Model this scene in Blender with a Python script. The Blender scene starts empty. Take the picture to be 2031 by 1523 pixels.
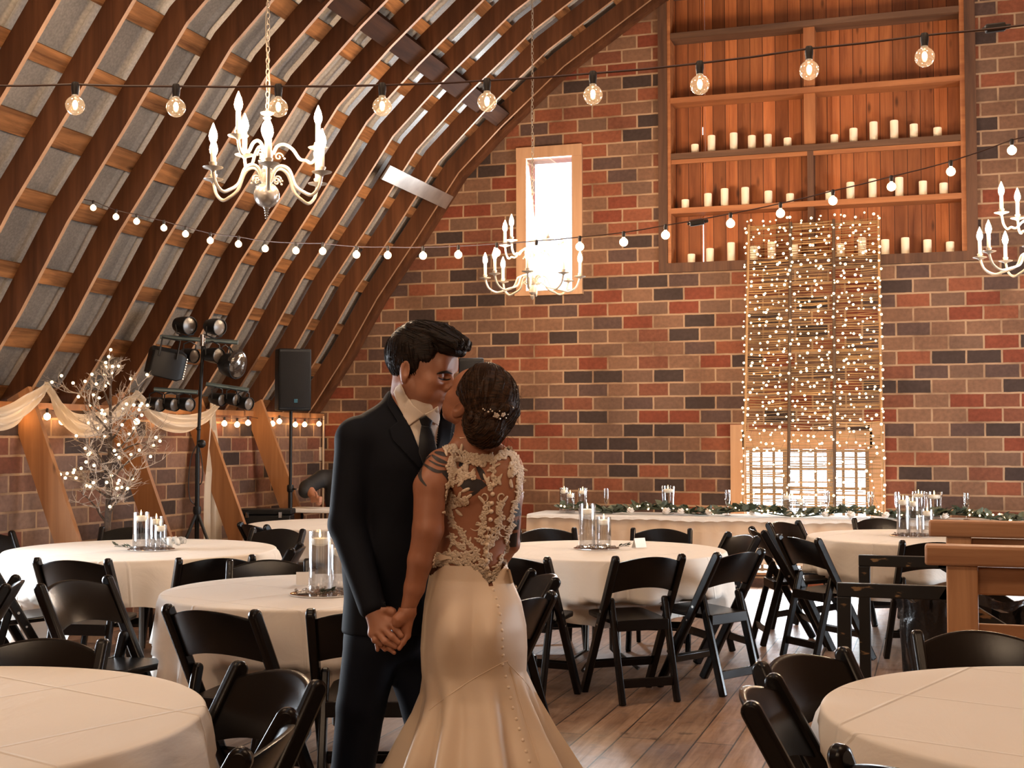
import bpy, bmesh, math, random
import numpy as np
from mathutils import Vector, Matrix, noise
from mathutils.bvhtree import BVHTree
random.seed(7)
SC = bpy.context.scene
COL = SC.collection
PI = math.pi
# ------------------------------------------------------------------ camera model (2031 x 1523)
F = 2600.0; CU, CV = 1015.5, 761.5
YAW = math.radians(18.0); PIT = math.atan((868 - 761.5) / F)
CAM = Vector((0, 0, 1.48))
FW = Vector((-math.sin(YAW) * math.cos(PIT), math.cos(YAW) * math.cos(PIT), math.sin(PIT)))
RT = Vector((math.cos(YAW), math.sin(YAW), 0))
UP = Vector((math.sin(YAW) * math.sin(PIT), -math.cos(YAW) * math.sin(PIT), math.cos(PIT)))
FH = Vector((-math.sin(YAW), math.cos(YAW), 0))      # horizontal forward
Z = Vector((0, 0, 1))
def ray(u, v): return FW + RT * ((u - CU) / F) + UP * ((CV - v) / F)
def atd(u, v, d): return CAM + ray(u, v) * d          # point at camera depth d
def onp(u, v, ax, val):                                # point on an axis plane
    r = ray(u, v); return CAM + r * ((val - CAM[ax]) / r[ax])
def floor_at(u, d, z=0.0):                             # point of height z in column u at depth d
    lo, hi = -6000.0, 9000.0
    for _ in range(60):
        m = (lo + hi) / 2
        if atd(u, m, d).z > z: lo = m
        else: hi = m
    return atd(u, (lo + hi) / 2, d)

# ------------------------------------------------------------------ mesh builder
class MB:
    def __init__(s): s.v = []; s.f = []; s.m = []
    def add(s, vs, fs, mi=0):
        b = len(s.v); s.v += [tuple(x) for x in vs]; s.f += [tuple(b + i for i in f) for f in fs]; s.m += [mi] * len(fs)
    def box(s, c, d, rot=None, mi=0):
        c = Vector(c); h = Vector(d) / 2
        R = rot if rot is not None else Matrix.Identity(3)
        vs = [c + R @ Vector((sx * h.x, sy * h.y, sz * h.z)) for sx in (-1, 1) for sy in (-1, 1) for sz in (-1, 1)]
        s.add(vs, [(0, 1, 3, 2), (4, 6, 7, 5), (0, 4, 5, 1), (2, 3, 7, 6), (0, 2, 6, 4), (1, 5, 7, 3)], mi)
    def bar(s, a, b, w, h, upv=(0, 0, 1), mi=0):       # beam from a to b, width w (across) and height h (along upv)
        a, b = Vector(a), Vector(b); t = (b - a); L = t.length; t.normalize()
        n = Vector(upv); n = (n - t * n.dot(t)).normalized(); q = t.cross(n)
        R = Matrix((t, q, n)).transposed()
        s.box((a + b) / 2, (L, w, h), R, mi)
    def tube(s, pts, r, n=8, caps=True, mi=0, closed=False):
        pts = [Vector(p) for p in pts]; N = len(pts)
        rs = r if isinstance(r, (list, tuple)) else [r] * N
        prev = None; vs = []
        for i, p in enumerate(pts):
            if closed: t = pts[(i + 1) % N] - pts[i - 1]
            else: t = pts[min(i + 1, N - 1)] - pts[max(i - 1, 0)]
            t.normalize()
            if prev is None:
                a = Vector((0, 0, 1)) if abs(t.z) < .9 else Vector((1, 0, 0))
                u = t.cross(a).normalized()
            else:
                u = (prev - t * prev.dot(t)); u = u.normalized() if u.length > 1e-6 else t.orthogonal().normalized()
            prev = u; w = t.cross(u)
            for k in range(n):
                an = 2 * PI * k / n
                vs.append(p + (u * math.cos(an) + w * math.sin(an)) * rs[i])
        fs = []
        for i in range(N if closed else N - 1):
            j = (i + 1) % N
            for k in range(n):
                k2 = (k + 1) % n
                fs.append((i * n + k, i * n + k2, j * n + k2, j * n + k))
        if caps and not closed:
            fs.append(tuple(range(n - 1, -1, -1))); fs.append(tuple((N - 1) * n + k for k in range(n)))
        s.add(vs, fs, mi)
    def lathe(s, prof, c=(0, 0, 0), n=16, mi=0, sx=1, sy=1, R=None):   # prof: list of (r, z)
        c = Vector(c); vs = []; fs = []
        for (r, z) in prof:
            for k in range(n):
                a = 2 * PI * k / n
                p = Vector((r * math.cos(a) * sx, r * math.sin(a) * sy, z))
                vs.append(c + (R @ p if R is not None else p))
        for i in range(len(prof) - 1):
            for k in range(n):
                k2 = (k + 1) % n
                fs.append((i * n + k, i * n + k2, (i + 1) * n + k2, (i + 1) * n + k))
        if prof[0][0] > 1e-5: fs.append(tuple(range(n - 1, -1, -1)))
        if prof[-1][0] > 1e-5: fs.append(tuple((len(prof) - 1) * n + k for k in range(n)))
        s.add(vs, fs, mi)
    def ball(s, c, r, n=10, m=7, mi=0, sc=(1, 1, 1), R=None):
        c = Vector(c); vs = [c + (R @ Vector((0, 0, r * sc[2])) if R is not None else Vector((0, 0, r * sc[2])))]
        for i in range(1, m):
            t = PI * i / m
            for k in range(n):
                a = 2 * PI * k / n
                p = Vector((r * sc[0] * math.sin(t) * math.cos(a), r * sc[1] * math.sin(t) * math.sin(a), r * sc[2] * math.cos(t)))
                vs.append(c + (R @ p if R is not None else p))
        p = Vector((0, 0, -r * sc[2])); vs.append(c + (R @ p if R is not None else p))
        fs = []
        for k in range(n): fs.append((0, 1 + k, 1 + (k + 1) % n))
        for i in range(m - 2):
            for k in range(n):
                fs.append((1 + i * n + k, 1 + (i + 1) * n + k, 1 + (i + 1) * n + (k + 1) % n, 1 + i * n + (k + 1) % n))
        L = len(vs) - 1; b = 1 + (m - 2) * n
        for k in range(n): fs.append((L, b + (k + 1) % n, b + k))
        s.add(vs, fs, mi)
    def prism(s, poly, axis, mi=0):                    # closed polygon (3-D points) swept along a vector
        poly = [Vector(p) for p in poly]; ax = Vector(axis); n = len(poly)
        vs = poly + [p + ax for p in poly]
        fs = [tuple(range(n)), tuple(range(2 * n - 1, n - 1, -1))] + [((i + 1) % n, i, n + i, n + (i + 1) % n) for i in range(n)]
        s.add(vs, fs, mi)
    def strip(s, A, B, mi=0):
        n = len(A); s.add(list(A) + list(B), [(i, i + 1, n + i + 1, n + i) for i in range(n - 1)], mi)
    def loft(s, rings, cap=True, mi=0, closed=True):
        n = len(rings[0]); vs = [p for r in rings for p in r]; fs = []
        for i in range(len(rings) - 1):
            for k in range(n if closed else n - 1):
                k2 = (k + 1) % n
                fs.append((i * n + k, i * n + k2, (i + 1) * n + k2, (i + 1) * n + k))
        if cap:
            fs.append(tuple(range(n - 1, -1, -1))); fs.append(tuple((len(rings) - 1) * n + k for k in range(n)))
        s.add(vs, fs, mi)
    def build(s, name, mats, parent=None, smooth=40, loc=None, bevel=0, sub=0, solid=0, fix=True):
        me = bpy.data.meshes.new(name)
        me.from_pydata(s.v, [], s.f); me.update()
        for m in (mats if isinstance(mats, (list, tuple)) else [mats]): me.materials.append(m)
        if isinstance(mats, (list, tuple)) and len(mats) > 1: me.polygons.foreach_set('material_index', s.m)
        if fix:
            bm = bmesh.new(); bm.from_mesh(me); bmesh.ops.recalc_face_normals(bm, faces=bm.faces); bm.to_mesh(me); bm.free()
        if smooth:
            me.shade_smooth(); me.set_sharp_from_angle(angle=math.radians(smooth))
        return link(name, me, parent, loc, bevel, sub, solid)
def link(name, me, parent=None, loc=None, bevel=0, sub=0, solid=0):
    o = bpy.data.objects.new(name, me); COL.objects.link(o)
    if parent is not None: o.parent = parent
    if loc is not None: o.location = loc
    if solid:
        m = o.modifiers.new('solid', 'SOLIDIFY'); m.thickness = solid; m.offset = 0
    if bevel:
        m = o.modifiers.new('bevel', 'BEVEL'); m.width = bevel; m.segments = 2; m.limit_method = 'ANGLE'; m.angle_limit = math.radians(50)
    if sub:
        m = o.modifiers.new('sub', 'SUBSURF'); m.levels = sub; m.render_levels = sub
    return o
def tag(o, label=None, cat=None, group=None, kind=None):
    if label: o['label'] = label
    if cat: o['category'] = cat
    if group: o['group'] = group
    if kind: o['kind'] = kind
    return o
def thing(name, label, cat, loc=(0, 0, 0), rz=0, group=None, kind=None):
    o = bpy.data.objects.new(name, None); COL.objects.link(o)
    o.location = loc; o.rotation_euler = (0, 0, rz); o.empty_display_size = .1
    return tag(o, label, cat, group, kind)
def dup(root, loc, rz=0, label=None, group=None, scale=None):
    r = root.copy(); COL.objects.link(r); r.location = loc; r.rotation_euler = (0, 0, rz)
    if label: r['label'] = label
    if group: r['group'] = group
    if scale: r.scale = scale
    for ch in list(root.children):
        c = ch.copy(); COL.objects.link(c); c.parent = r
        for g in list(ch.children):
            d = g.copy(); COL.objects.link(d); d.parent = c
    return r
ORD = ['first', 'second', 'third', 'fourth', 'fifth', 'sixth', 'seventh', 'eighth', 'ninth', 'tenth', 'eleventh', 'twelfth', 'thirteenth', 'fourteenth', 'fifteenth', 'sixteenth', 'seventeenth', 'eighteenth']

# ------------------------------------------------------------------ materials
MATS = {}
def newmat(name):
    m = bpy.data.materials.new(name); m.use_nodes = True
    nt = m.node_tree; b = nt.nodes['Principled BSDF']
    return m, nt, b
def N(nt, typ, **kw):
    n = nt.nodes.new(typ)
    for k, v in kw.items():
        if k in n.inputs.keys() if isinstance(k, str) else False: n.inputs[k].default_value = v
        else: setattr(n, k, v)
    return n
def L(nt, a, b): nt.links.new(a, b)
def rgba(c): return (c[0], c[1], c[2], 1)
def plain(name, col, rough=.5, metal=0, spec=.5, emit=0, ecol=None, bump=0, bscale=40, var=0, vscale=6, sheen=0, coat=0, space='Object'):
    if name in MATS: return MATS[name]
    m, nt, b = newmat(name)
    b.inputs['Base Color'].default_value = rgba(col); b.inputs['Roughness'].default_value = rough
    b.inputs['Metallic'].default_value = metal; b.inputs['Specular IOR Level'].default_value = spec
    if emit:
        b.inputs['Emission Color'].default_value = rgba(ecol or col); b.inputs['Emission Strength'].default_value = emit
    if sheen: b.inputs['Sheen Weight'].default_value = sheen
    if coat: b.inputs['Coat Weight'].default_value = coat
    tc = N(nt, 'ShaderNodeTexCoord')
    if var:
        nz = N(nt, 'ShaderNodeTexNoise'); nz.inputs['Scale'].default_value = vscale; nz.inputs['Detail'].default_value = 5
        L(nt, tc.outputs[space], nz.inputs['Vector'])
        r = N(nt, 'ShaderNodeMapRange'); r.inputs['To Min'].default_value = 1 - var; r.inputs['To Max'].default_value = 1 + var
        r.inputs['From Min'].default_value = .3; r.inputs['From Max'].default_value = .7
        L(nt, nz.outputs['Fac'], r.inputs['Value'])
        mx = N(nt, 'ShaderNodeMix', data_type='RGBA', blend_type='MULTIPLY'); mx.inputs[0].default_value = 1
        mx.inputs[6].default_value = rgba(col); L(nt, r.outputs[0], mx.inputs[7]); L(nt, mx.outputs[2], b.inputs['Base Color'])
    if bump:
        nz = N(nt, 'ShaderNodeTexNoise'); nz.inputs['Scale'].default_value = bscale; nz.inputs['Detail'].default_value = 4
        L(nt, tc.outputs[space], nz.inputs['Vector'])
        bp = N(nt, 'ShaderNodeBump'); bp.inputs['Strength'].default_value = bump; bp.inputs['Distance'].default_value = .01
        L(nt, nz.outputs['Fac'], bp.inputs['Height']); L(nt, bp.outputs['Normal'], b.inputs['Normal'])
    MATS[name] = m; return m
def ramp(nt, stops, interp='LINEAR'):
    r = N(nt, 'ShaderNodeValToRGB'); cr = r.color_ramp; cr.interpolation = interp
    while len(cr.elements) < len(stops): cr.elements.new(.5)
    for e, (p, c) in zip(cr.elements, stops): e.position = p; e.color = rgba(c)
    return r
def wood(name, c1, c2, axis='Y', scale=1.0, rough=.6, knots=True, plank=None, pseed=0, spec=.3, coord='Object', bump=.25):
    """grain stretched along an axis; plank = (across axis, width) gives per-board tint and gaps"""
    if name in MATS: return MATS[name]
    m, nt, b = newmat(name)
    tc = N(nt, 'ShaderNodeTexCoord')
    mp = N(nt, 'ShaderNodeMapping'); s = {'X': (.6, 9, 9), 'Y': (9, .6, 9), 'Z': (9, 9, .6)}[axis]
    mp.inputs['Scale'].default_value = [x * scale for x in s]
    L(nt, tc.outputs[coord], mp.inputs['Vector'])
    vec = mp.outputs[0]
    if plank:
        sp = N(nt, 'ShaderNodeSeparateXYZ'); L(nt, tc.outputs[coord], sp.inputs[0])
        dv = N(nt, 'ShaderNodeMath', operation='DIVIDE'); dv.inputs[1].default_value = plank[1]; L(nt, sp.outputs[plank[0]], dv.inputs[0])
        fl = N(nt, 'ShaderNodeMath', operation='FLOOR'); L(nt, dv.outputs[0], fl.inputs[0])
        wn = N(nt, 'ShaderNodeTexWhiteNoise', noise_dimensions='1D'); L(nt, fl.outputs[0], wn.inputs['W'])
        ad = N(nt, 'ShaderNodeVectorMath', operation='MULTIPLY_ADD'); ad.inputs[1].default_value = (7, 7, 7)
        L(nt, wn.outputs['Color'], ad.inputs[0]); L(nt, vec, ad.inputs[2]); vec = ad.outputs[0]
    nz = N(nt, 'ShaderNodeTexNoise'); nz.inputs['Scale'].default_value = 1.3; nz.inputs['Detail'].default_value = 8; nz.inputs['Roughness'].default_value = .65; nz.inputs['Distortion'].default_value = .6
    L(nt, vec, nz.inputs['Vector'])
    r = ramp(nt, [(.28, c2), (.5, [(a + bb) / 2 for a, bb in zip(c1, c2)]), (.68, c1)])
    L(nt, nz.outputs['Fac'], r.inputs[0]); out = r.outputs[0]
    if plank:
        mr = N(nt, 'ShaderNodeMapRange'); mr.inputs['To Min'].default_value = .62; mr.inputs['To Max'].default_value = 1.3; L(nt, wn.outputs['Value'], mr.inputs['Value'])
        mx = N(nt, 'ShaderNodeMix', data_type='RGBA', blend_type='MULTIPLY'); mx.inputs[0].default_value = 1
        L(nt, out, mx.inputs[6]); L(nt, mr.outputs[0], mx.inputs[7]); out = mx.outputs[2]
        fr = N(nt, 'ShaderNodeMath', operation='FRACT'); L(nt, dv.outputs[0], fr.inputs[0])
        c = N(nt, 'ShaderNodeMath', operation='SUBTRACT'); c.inputs[1].default_value = .5; L(nt, fr.outputs[0], c.inputs[0])
        a = N(nt, 'ShaderNodeMath', operation='ABSOLUTE'); L(nt, c.outputs[0], a.inputs[0])
        g = N(nt, 'ShaderNodeMath', operation='GREATER_THAN'); g.inputs[1].default_value = .5 - plank[2] / plank[1] / 2; L(nt, a.outputs[0], g.inputs[0])
        mx = N(nt, 'ShaderNodeMix', data_type='RGBA'); L(nt, g.outputs[0], mx.inputs[0]); L(nt, out, mx.inputs[6]); mx.inputs[7].default_value = rgba(plank[3]); out = mx.outputs[2]
    if knots:
        vo = N(nt, 'ShaderNodeTexVoronoi'); vo.inputs['Scale'].default_value = 1
        mk = N(nt, 'ShaderNodeMapping'); ks = {'X': (2.2, 7, 7), 'Y': (7, 2.2, 7), 'Z': (7, 7, 2.2)}[axis]; mk.inputs['Scale'].default_value = ks
        L(nt, tc.outputs[coord], mk.inputs['Vector']); L(nt, mk.outputs[0], vo.inputs['Vector'])
        mr = N(nt, 'ShaderNodeMapRange'); mr.inputs['From Min'].default_value = .05; mr.inputs['From Max'].default_value = .16; mr.inputs['To Min'].default_value = .25; mr.inputs['To Max'].default_value = 1
        L(nt, vo.outputs['Distance'], mr.inputs['Value'])
        mx = N(nt, 'ShaderNodeMix', data_type='RGBA', blend_type='MULTIPLY'); mx.inputs[0].default_value = .85
        L(nt, out, mx.inputs[6]); L(nt, mr.outputs[0], mx.inputs[7]); out = mx.outputs[2]
    L(nt, out, b.inputs['Base Color']); b.inputs['Roughness'].default_value = rough; b.inputs['Specular IOR Level'].default_value = spec
    if bump:
        bp = N(nt, 'ShaderNodeBump'); bp.inputs['Strength'].default_value = bump; bp.inputs['Distance'].default_value = .004
        L(nt, nz.outputs['Fac'], bp.inputs['Height']); L(nt, bp.outputs['Normal'], b.inputs['Normal'])
    MATS[name] = m; return m
def glassy(name, tint=(1, 1, 1), refl=.12, emit=0, ecol=(1, .7, .4), rough=.02):
    """thin clear glass: mostly transparent with a fresnel reflection (a lit globe also glows)"""
    if name in MATS: return MATS[name]
    m = bpy.data.materials.new(name); m.use_nodes = True; nt = m.node_tree; nt.nodes.clear()
    o = N(nt, 'ShaderNodeOutputMaterial'); t = N(nt, 'ShaderNodeBsdfTransparent'); t.inputs[0].default_value = rgba(tint)
    g = N(nt, 'ShaderNodeBsdfGlossy'); g.inputs['Roughness'].default_value = rough
    lw = N(nt, 'ShaderNodeLayerWeight'); lw.inputs['Blend'].default_value = .35
    mr = N(nt, 'ShaderNodeMapRange'); mr.inputs['To Min'].default_value = refl * .5; mr.inputs['To Max'].default_value = min(1, refl * 5); L(nt, lw.outputs['Facing'], mr.inputs['Value'])
    mx = N(nt, 'ShaderNodeMixShader'); L(nt, mr.outputs[0], mx.inputs[0]); L(nt, t.outputs[0], mx.inputs[1]); L(nt, g.outputs[0], mx.inputs[2])
    out = mx.outputs[0]
    if emit:
        e = N(nt, 'ShaderNodeEmission'); e.inputs[0].default_value = rgba(ecol); e.inputs[1].default_value = emit
        a = N(nt, 'ShaderNodeAddShader'); L(nt, out, a.inputs[0]); L(nt, e.outputs[0], a.inputs[1]); out = a.outputs[0]
    L(nt, out, o.inputs[0]); MATS[name] = m; return m
def glow(name, col, strength, sampling='AUTO'):
    if name in MATS: return MATS[name]
    m = bpy.data.materials.new(name); m.use_nodes = True; nt = m.node_tree; nt.nodes.clear()
    o = N(nt, 'ShaderNodeOutputMaterial'); e = N(nt, 'ShaderNodeEmission'); e.inputs[0].default_value = rgba(col); e.inputs[1].default_value = strength
    L(nt, e.outputs[0], o.inputs[0])
    try: m.cycles.emission_sampling = sampling
    except Exception: pass
    MATS[name] = m; return m
def cloth(name, col, trans=.25, rough=.85, bump=.15, bscale=9):
    """white table linen, a little translucent"""
    if name in MATS: return MATS[name]
    m, nt, b = newmat(name)
    b.inputs['Base Color'].default_value = rgba(col); b.inputs['Roughness'].default_value = rough; b.inputs['Specular IOR Level'].default_value = .2
    tr = N(nt, 'ShaderNodeBsdfTranslucent'); tr.inputs[0].default_value = rgba(col)
    mx = N(nt, 'ShaderNodeMixShader'); mx.inputs[0].default_value = trans
    o = nt.nodes['Material Output']; L(nt, b.outputs[0], mx.inputs[1]); L(nt, tr.outputs[0], mx.inputs[2]); L(nt, mx.outputs[0], o.inputs[0])
    tc = N(nt, 'ShaderNodeTexCoord'); nz = N(nt, 'ShaderNodeTexNoise'); nz.inputs['Scale'].default_value = bscale; nz.inputs['Detail'].default_value = 6; nz.inputs['Distortion'].default_value = 1.2
    mp = N(nt, 'ShaderNodeMapping'); mp.inputs['Scale'].default_value = (1, .35, 1); mp.inputs['Rotation'].default_value = (0, 0, .5)
    L(nt, tc.outputs['Object'], mp.inputs[0]); L(nt, mp.outputs[0], nz.inputs['Vector'])
    bp = N(nt, 'ShaderNodeBump'); bp.inputs['Strength'].default_value = bump; bp.inputs['Distance'].default_value = .02
    L(nt, nz.outputs['Fac'], bp.inputs['Height']); L(nt, bp.outputs['Normal'], b.inputs['Normal'])
    MATS[name] = m; return m

# ================================================================== THE ROOM
YB = 13.2; XL = -6.5; XC = -1.13; XR = 2 * XC - XL; YF = -3.0
def brickmat(name, ax, x0, pal):
    m, nt, b = newmat(name)
    ge = N(nt, 'ShaderNodeNewGeometry'); sp = N(nt, 'ShaderNodeSeparateXYZ'); L(nt, ge.outputs['Position'], sp.inputs[0])
    cb = N(nt, 'ShaderNodeCombineXYZ'); L(nt, sp.outputs[ax], cb.inputs[0]); L(nt, sp.outputs[2], cb.inputs[1])
    mp = N(nt, 'ShaderNodeMapping'); mp.inputs['Location'].default_value = (-x0 + .319 * 40, -1.490 + .139 * 40, 0); L(nt, cb.outputs[0], mp.inputs[0])
    # ragged edges
    nz = N(nt, 'ShaderNodeTexNoise'); nz.inputs['Scale'].default_value = 14; nz.inputs['Detail'].default_value = 3; L(nt, cb.outputs[0], nz.inputs['Vector'])
    ma = N(nt, 'ShaderNodeVectorMath', operation='MULTIPLY_ADD'); ma.inputs[1].default_value = (.008, .008, 0); L(nt, nz.outputs['Color'], ma.inputs[0]); L(nt, mp.outputs[0], ma.inputs[2])
    br = N(nt, 'ShaderNodeTexBrick'); L(nt, ma.outputs[0], br.inputs['Vector'])
    br.offset = .5; br.inputs['Scale'].default_value = 1; br.inputs['Brick Width'].default_value = .319; br.inputs['Row Height'].default_value = .139
    br.inputs['Mortar Size'].default_value = .010; br.inputs['Mortar Smooth'].default_value = .2; br.inputs['Bias'].default_value = 0
    br.inputs['Color1'].default_value = (0, 0, 0, 1); br.inputs['Color2'].default_value = (1, 1, 1, 1); br.inputs['Mortar'].default_value = (.5, .5, .5, 1)
    r = ramp(nt, pal, 'CONSTANT')
    L(nt, br.outputs['Color'], r.inputs[0])
    n2 = N(nt, 'ShaderNodeTexNoise'); n2.inputs['Scale'].default_value = 26; n2.inputs['Detail'].default_value = 6; L(nt, cb.outputs[0], n2.inputs['Vector'])
    n3 = N(nt, 'ShaderNodeTexNoise'); n3.inputs['Scale'].default_value = 2.3; n3.inputs['Detail'].default_value = 4; L(nt, cb.outputs[0], n3.inputs['Vector'])
    ad = N(nt, 'ShaderNodeMath', operation='ADD'); L(nt, n2.outputs['Fac'], ad.inputs[0]); L(nt, n3.outputs['Fac'], ad.inputs[1])
    mr = N(nt, 'ShaderNodeMapRange'); mr.inputs['From Min'].default_value = .6; mr.inputs['From Max'].default_value = 1.4; mr.inputs['To Min'].default_value = .7; mr.inputs['To Max'].default_value = 1.3; L(nt, ad.outputs[0], mr.inputs['Value'])
    mx = N(nt, 'ShaderNodeMix', data_type='RGBA', blend_type='MULTIPLY'); mx.inputs[0].default_value = 1; L(nt, r.outputs[0], mx.inputs[6]); L(nt, mr.outputs[0], mx.inputs[7])
    # mortar, smeared and worn in places
    mc = ramp(nt, [(.30, (.15, .085, .048)), (.55, (.36, .235, .145))]); L(nt, n3.outputs['Fac'], mc.inputs[0])
    m2 = N(nt, 'ShaderNodeMix', data_type='RGBA'); L(nt, br.outputs['Fac'], m2.inputs[0]); L(nt, mx.outputs[2], m2.inputs[6]); L(nt, mc.outputs[0], m2.inputs[7])
    L(nt, m2.outputs[2], b.inputs['Base Color']); b.inputs['Roughness'].default_value = .7; b.inputs['Specular IOR Level'].default_value = .15
    bp = N(nt, 'ShaderNodeBump'); bp.inputs['Strength'].default_value = .5; bp.inputs['Distance'].default_value = .006; bp.invert = True
    L(nt, br.outputs['Fac'], bp.inputs['Height']); L(nt, bp.outputs['Normal'], b.inputs['Normal'])
    MATS[name] = m; return m
BRB = brickmat('brick_end_wall', 0, -4.039 - .319 / 2, [(0, (.048, .031, .026)), (.11, (.085, .050, .040)), (.24, (.135, .076, .050)), (.40, (.175, .092, .055)), (.54, (.155, .056, .032)), (.66, (.20, .066, .034)), (.78, (.165, .043, .023)), (.89, (.16, .083, .050))])
BRL = brickmat('brick_side_wall', 1, 8.04, [(0, (.05, .035, .03)), (.10, (.095, .060, .05)), (.22, (.15, .092, .070)), (.38, (.19, .112, .082)), (.54, (.15, .072, .048)), (.66, (.19, .095, .065)), (.78, (.16, .064, .042)), (.88, (.18, .11, .08))])
# floor: long worn boards running to the end wall
def floormat():
    m, nt, b = newmat('floor_boards')
    ge = N(nt, 'ShaderNodeNewGeometry'); sp = N(nt, 'ShaderNodeSeparateXYZ'); L(nt, ge.outputs['Position'], sp.inputs[0])
    cb = N(nt, 'ShaderNodeCombineXYZ'); L(nt, sp.outputs[1], cb.inputs[0]); L(nt, sp.outputs[0], cb.inputs[1])
    mp = N(nt, 'ShaderNodeMapping'); mp.inputs['Location'].default_value = (20, 20.03, 0); L(nt, cb.outputs[0], mp.inputs[0])
    br = N(nt, 'ShaderNodeTexBrick'); L(nt, mp.outputs[0], br.inputs['Vector']); br.offset = .37
    br.inputs['Scale'].default_value = 1; br.inputs['Brick Width'].default_value = 3.3; br.inputs['Row Height'].default_value = .187; br.inputs['Mortar Size'].default_value = .0042; br.inputs['Mortar Smooth'].default_value = .1
    br.inputs['Color1'].default_value = (0, 0, 0, 1); br.inputs['Color2'].default_value = (1, 1, 1, 1); br.inputs['Mortar'].default_value = (.5, .5, .5, 1)
    st = N(nt, 'ShaderNodeMapping'); st.inputs['Scale'].default_value = (1.1, 14, 1); L(nt, cb.outputs[0], st.inputs[0])
    of = N(nt, 'ShaderNodeVectorMath', operation='MULTIPLY_ADD'); of.inputs[1].default_value = (9, 9, 9); L(nt, br.outputs['Color'], of.inputs[0]); L(nt, st.outputs[0], of.inputs[2])
    nz = N(nt, 'ShaderNodeTexNoise'); nz.inputs['Scale'].default_value = 1.6; nz.inputs['Detail'].default_value = 9; nz.inputs['Roughness'].default_value = .65; nz.inputs['Distortion'].default_value = .8; L(nt, of.outputs[0], nz.inputs['Vector'])
    r = ramp(nt, [(.3, (.135, .070, .040)), (.5, (.255, .148, .090)), (.7, (.36, .228, .145))]); L(nt, nz.outputs['Fac'], r.inputs[0])
    mr = N(nt, 'ShaderNodeMapRange'); mr.inputs['To Min'].default_value = .75; mr.inputs['To Max'].default_value = 1.15; L(nt, br.outputs['Color'], mr.inputs['Value'])
    mx = N(nt, 'ShaderNodeMix', data_type='RGBA', blend_type='MULTIPLY'); mx.inputs[0].default_value = 1; L(nt, r.outputs[0], mx.inputs[6]); L(nt, mr.outputs[0], mx.inputs[7])
    # scuffs and nail marks
    n2 = N(nt, 'ShaderNodeTexNoise'); n2.inputs['Scale'].default_value = 11; n2.inputs['Detail'].default_value = 5; L(nt, ge.outputs['Position'], n2.inputs['Vector'])
    rr = ramp(nt, [(.28, (.35, .35, .35)), (.40, (1, 1, 1))]); L(nt, n2.outputs['Fac'], rr.inputs[0])
    m3 = N(nt, 'ShaderNodeMix', data_type='RGBA', blend_type='MULTIPLY'); m3.inputs[0].default_value = .8; L(nt, mx.outputs[2], m3.inputs[6]); L(nt, rr.outputs[0], m3.inputs[7])
    m2 = N(nt, 'ShaderNodeMix', data_type='RGBA'); L(nt, br.outputs['Fac'], m2.inputs[0]); L(nt, m3.outputs[2], m2.inputs[6]); m2.inputs[7].default_value = (.02, .012, .008, 1)
    L(nt, m2.outputs[2], b.inputs['Base Color'])
    rg = N(nt, 'ShaderNodeMapRange'); rg.inputs['To Min'].default_value = .28; rg.inputs['To Max'].default_value = .62; L(nt, n2.outputs['Fac'], rg.inputs['Value']); L(nt, rg.outputs[0], b.inputs['Roughness'])
    bp = N(nt, 'ShaderNodeBump'); bp.inputs['Strength'].default_value = .25; bp.inputs['Distance'].default_value = .005; L(nt, nz.outputs['Fac'], bp.inputs['Height']); L(nt, bp.outputs['Normal'], b.inputs['Normal'])
    return m
mb = MB(); mb.box(((XL + XR) / 2, (YB + YF) / 2, -.05), (XR - XL + .6, YB - YF + .6, .1)); tag(mb.build('floor', floormat()), 'worn wide board floor', kind='structure')

# roof profile: inner edge of the rafters (x, z) on the left side, from the plate to the ridge
PROF = [(-6.60, 1.62), (-6.42, 1.86), (-6.08, 2.35), (-5.70, 2.97), (-5.27, 3.56), (-4.77, 4.27), (-4.29, 4.73), (-3.62, 5.30), (-2.70, 5.90), (-1.9, 6.35), (XC, 6.78)]
PV = [Vector((x, z)) for x, z in PROF]
CUM = [0]
for a, b_ in zip(PV, PV[1:]): CUM.append(CUM[-1] + (b_ - a).length)
def prof_at(s):
    for i in range(len(PV) - 1):
        if s <= CUM[i + 1] or i == len(PV) - 2:
            t = (s - CUM[i]) / (CUM[i + 1] - CUM[i]); d = (PV[i + 1] - PV[i]).normalized()
            return PV[i].lerp(PV[i + 1], t), d
def offs(k):                                    # profile offset outwards by k
    out = []
    for i, p in enumerate(PV):
        d = Vector((0, 0))
        if i > 0: d += (PV[i] - PV[i - 1]).normalized()
        if i < len(PV) - 1: d += (PV[i + 1] - PV[i]).normalized()
        d.normalize(); out.append(p + Vector((-d.y, d.x)) * k)
    return out
RAFT_D = .175
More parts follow.
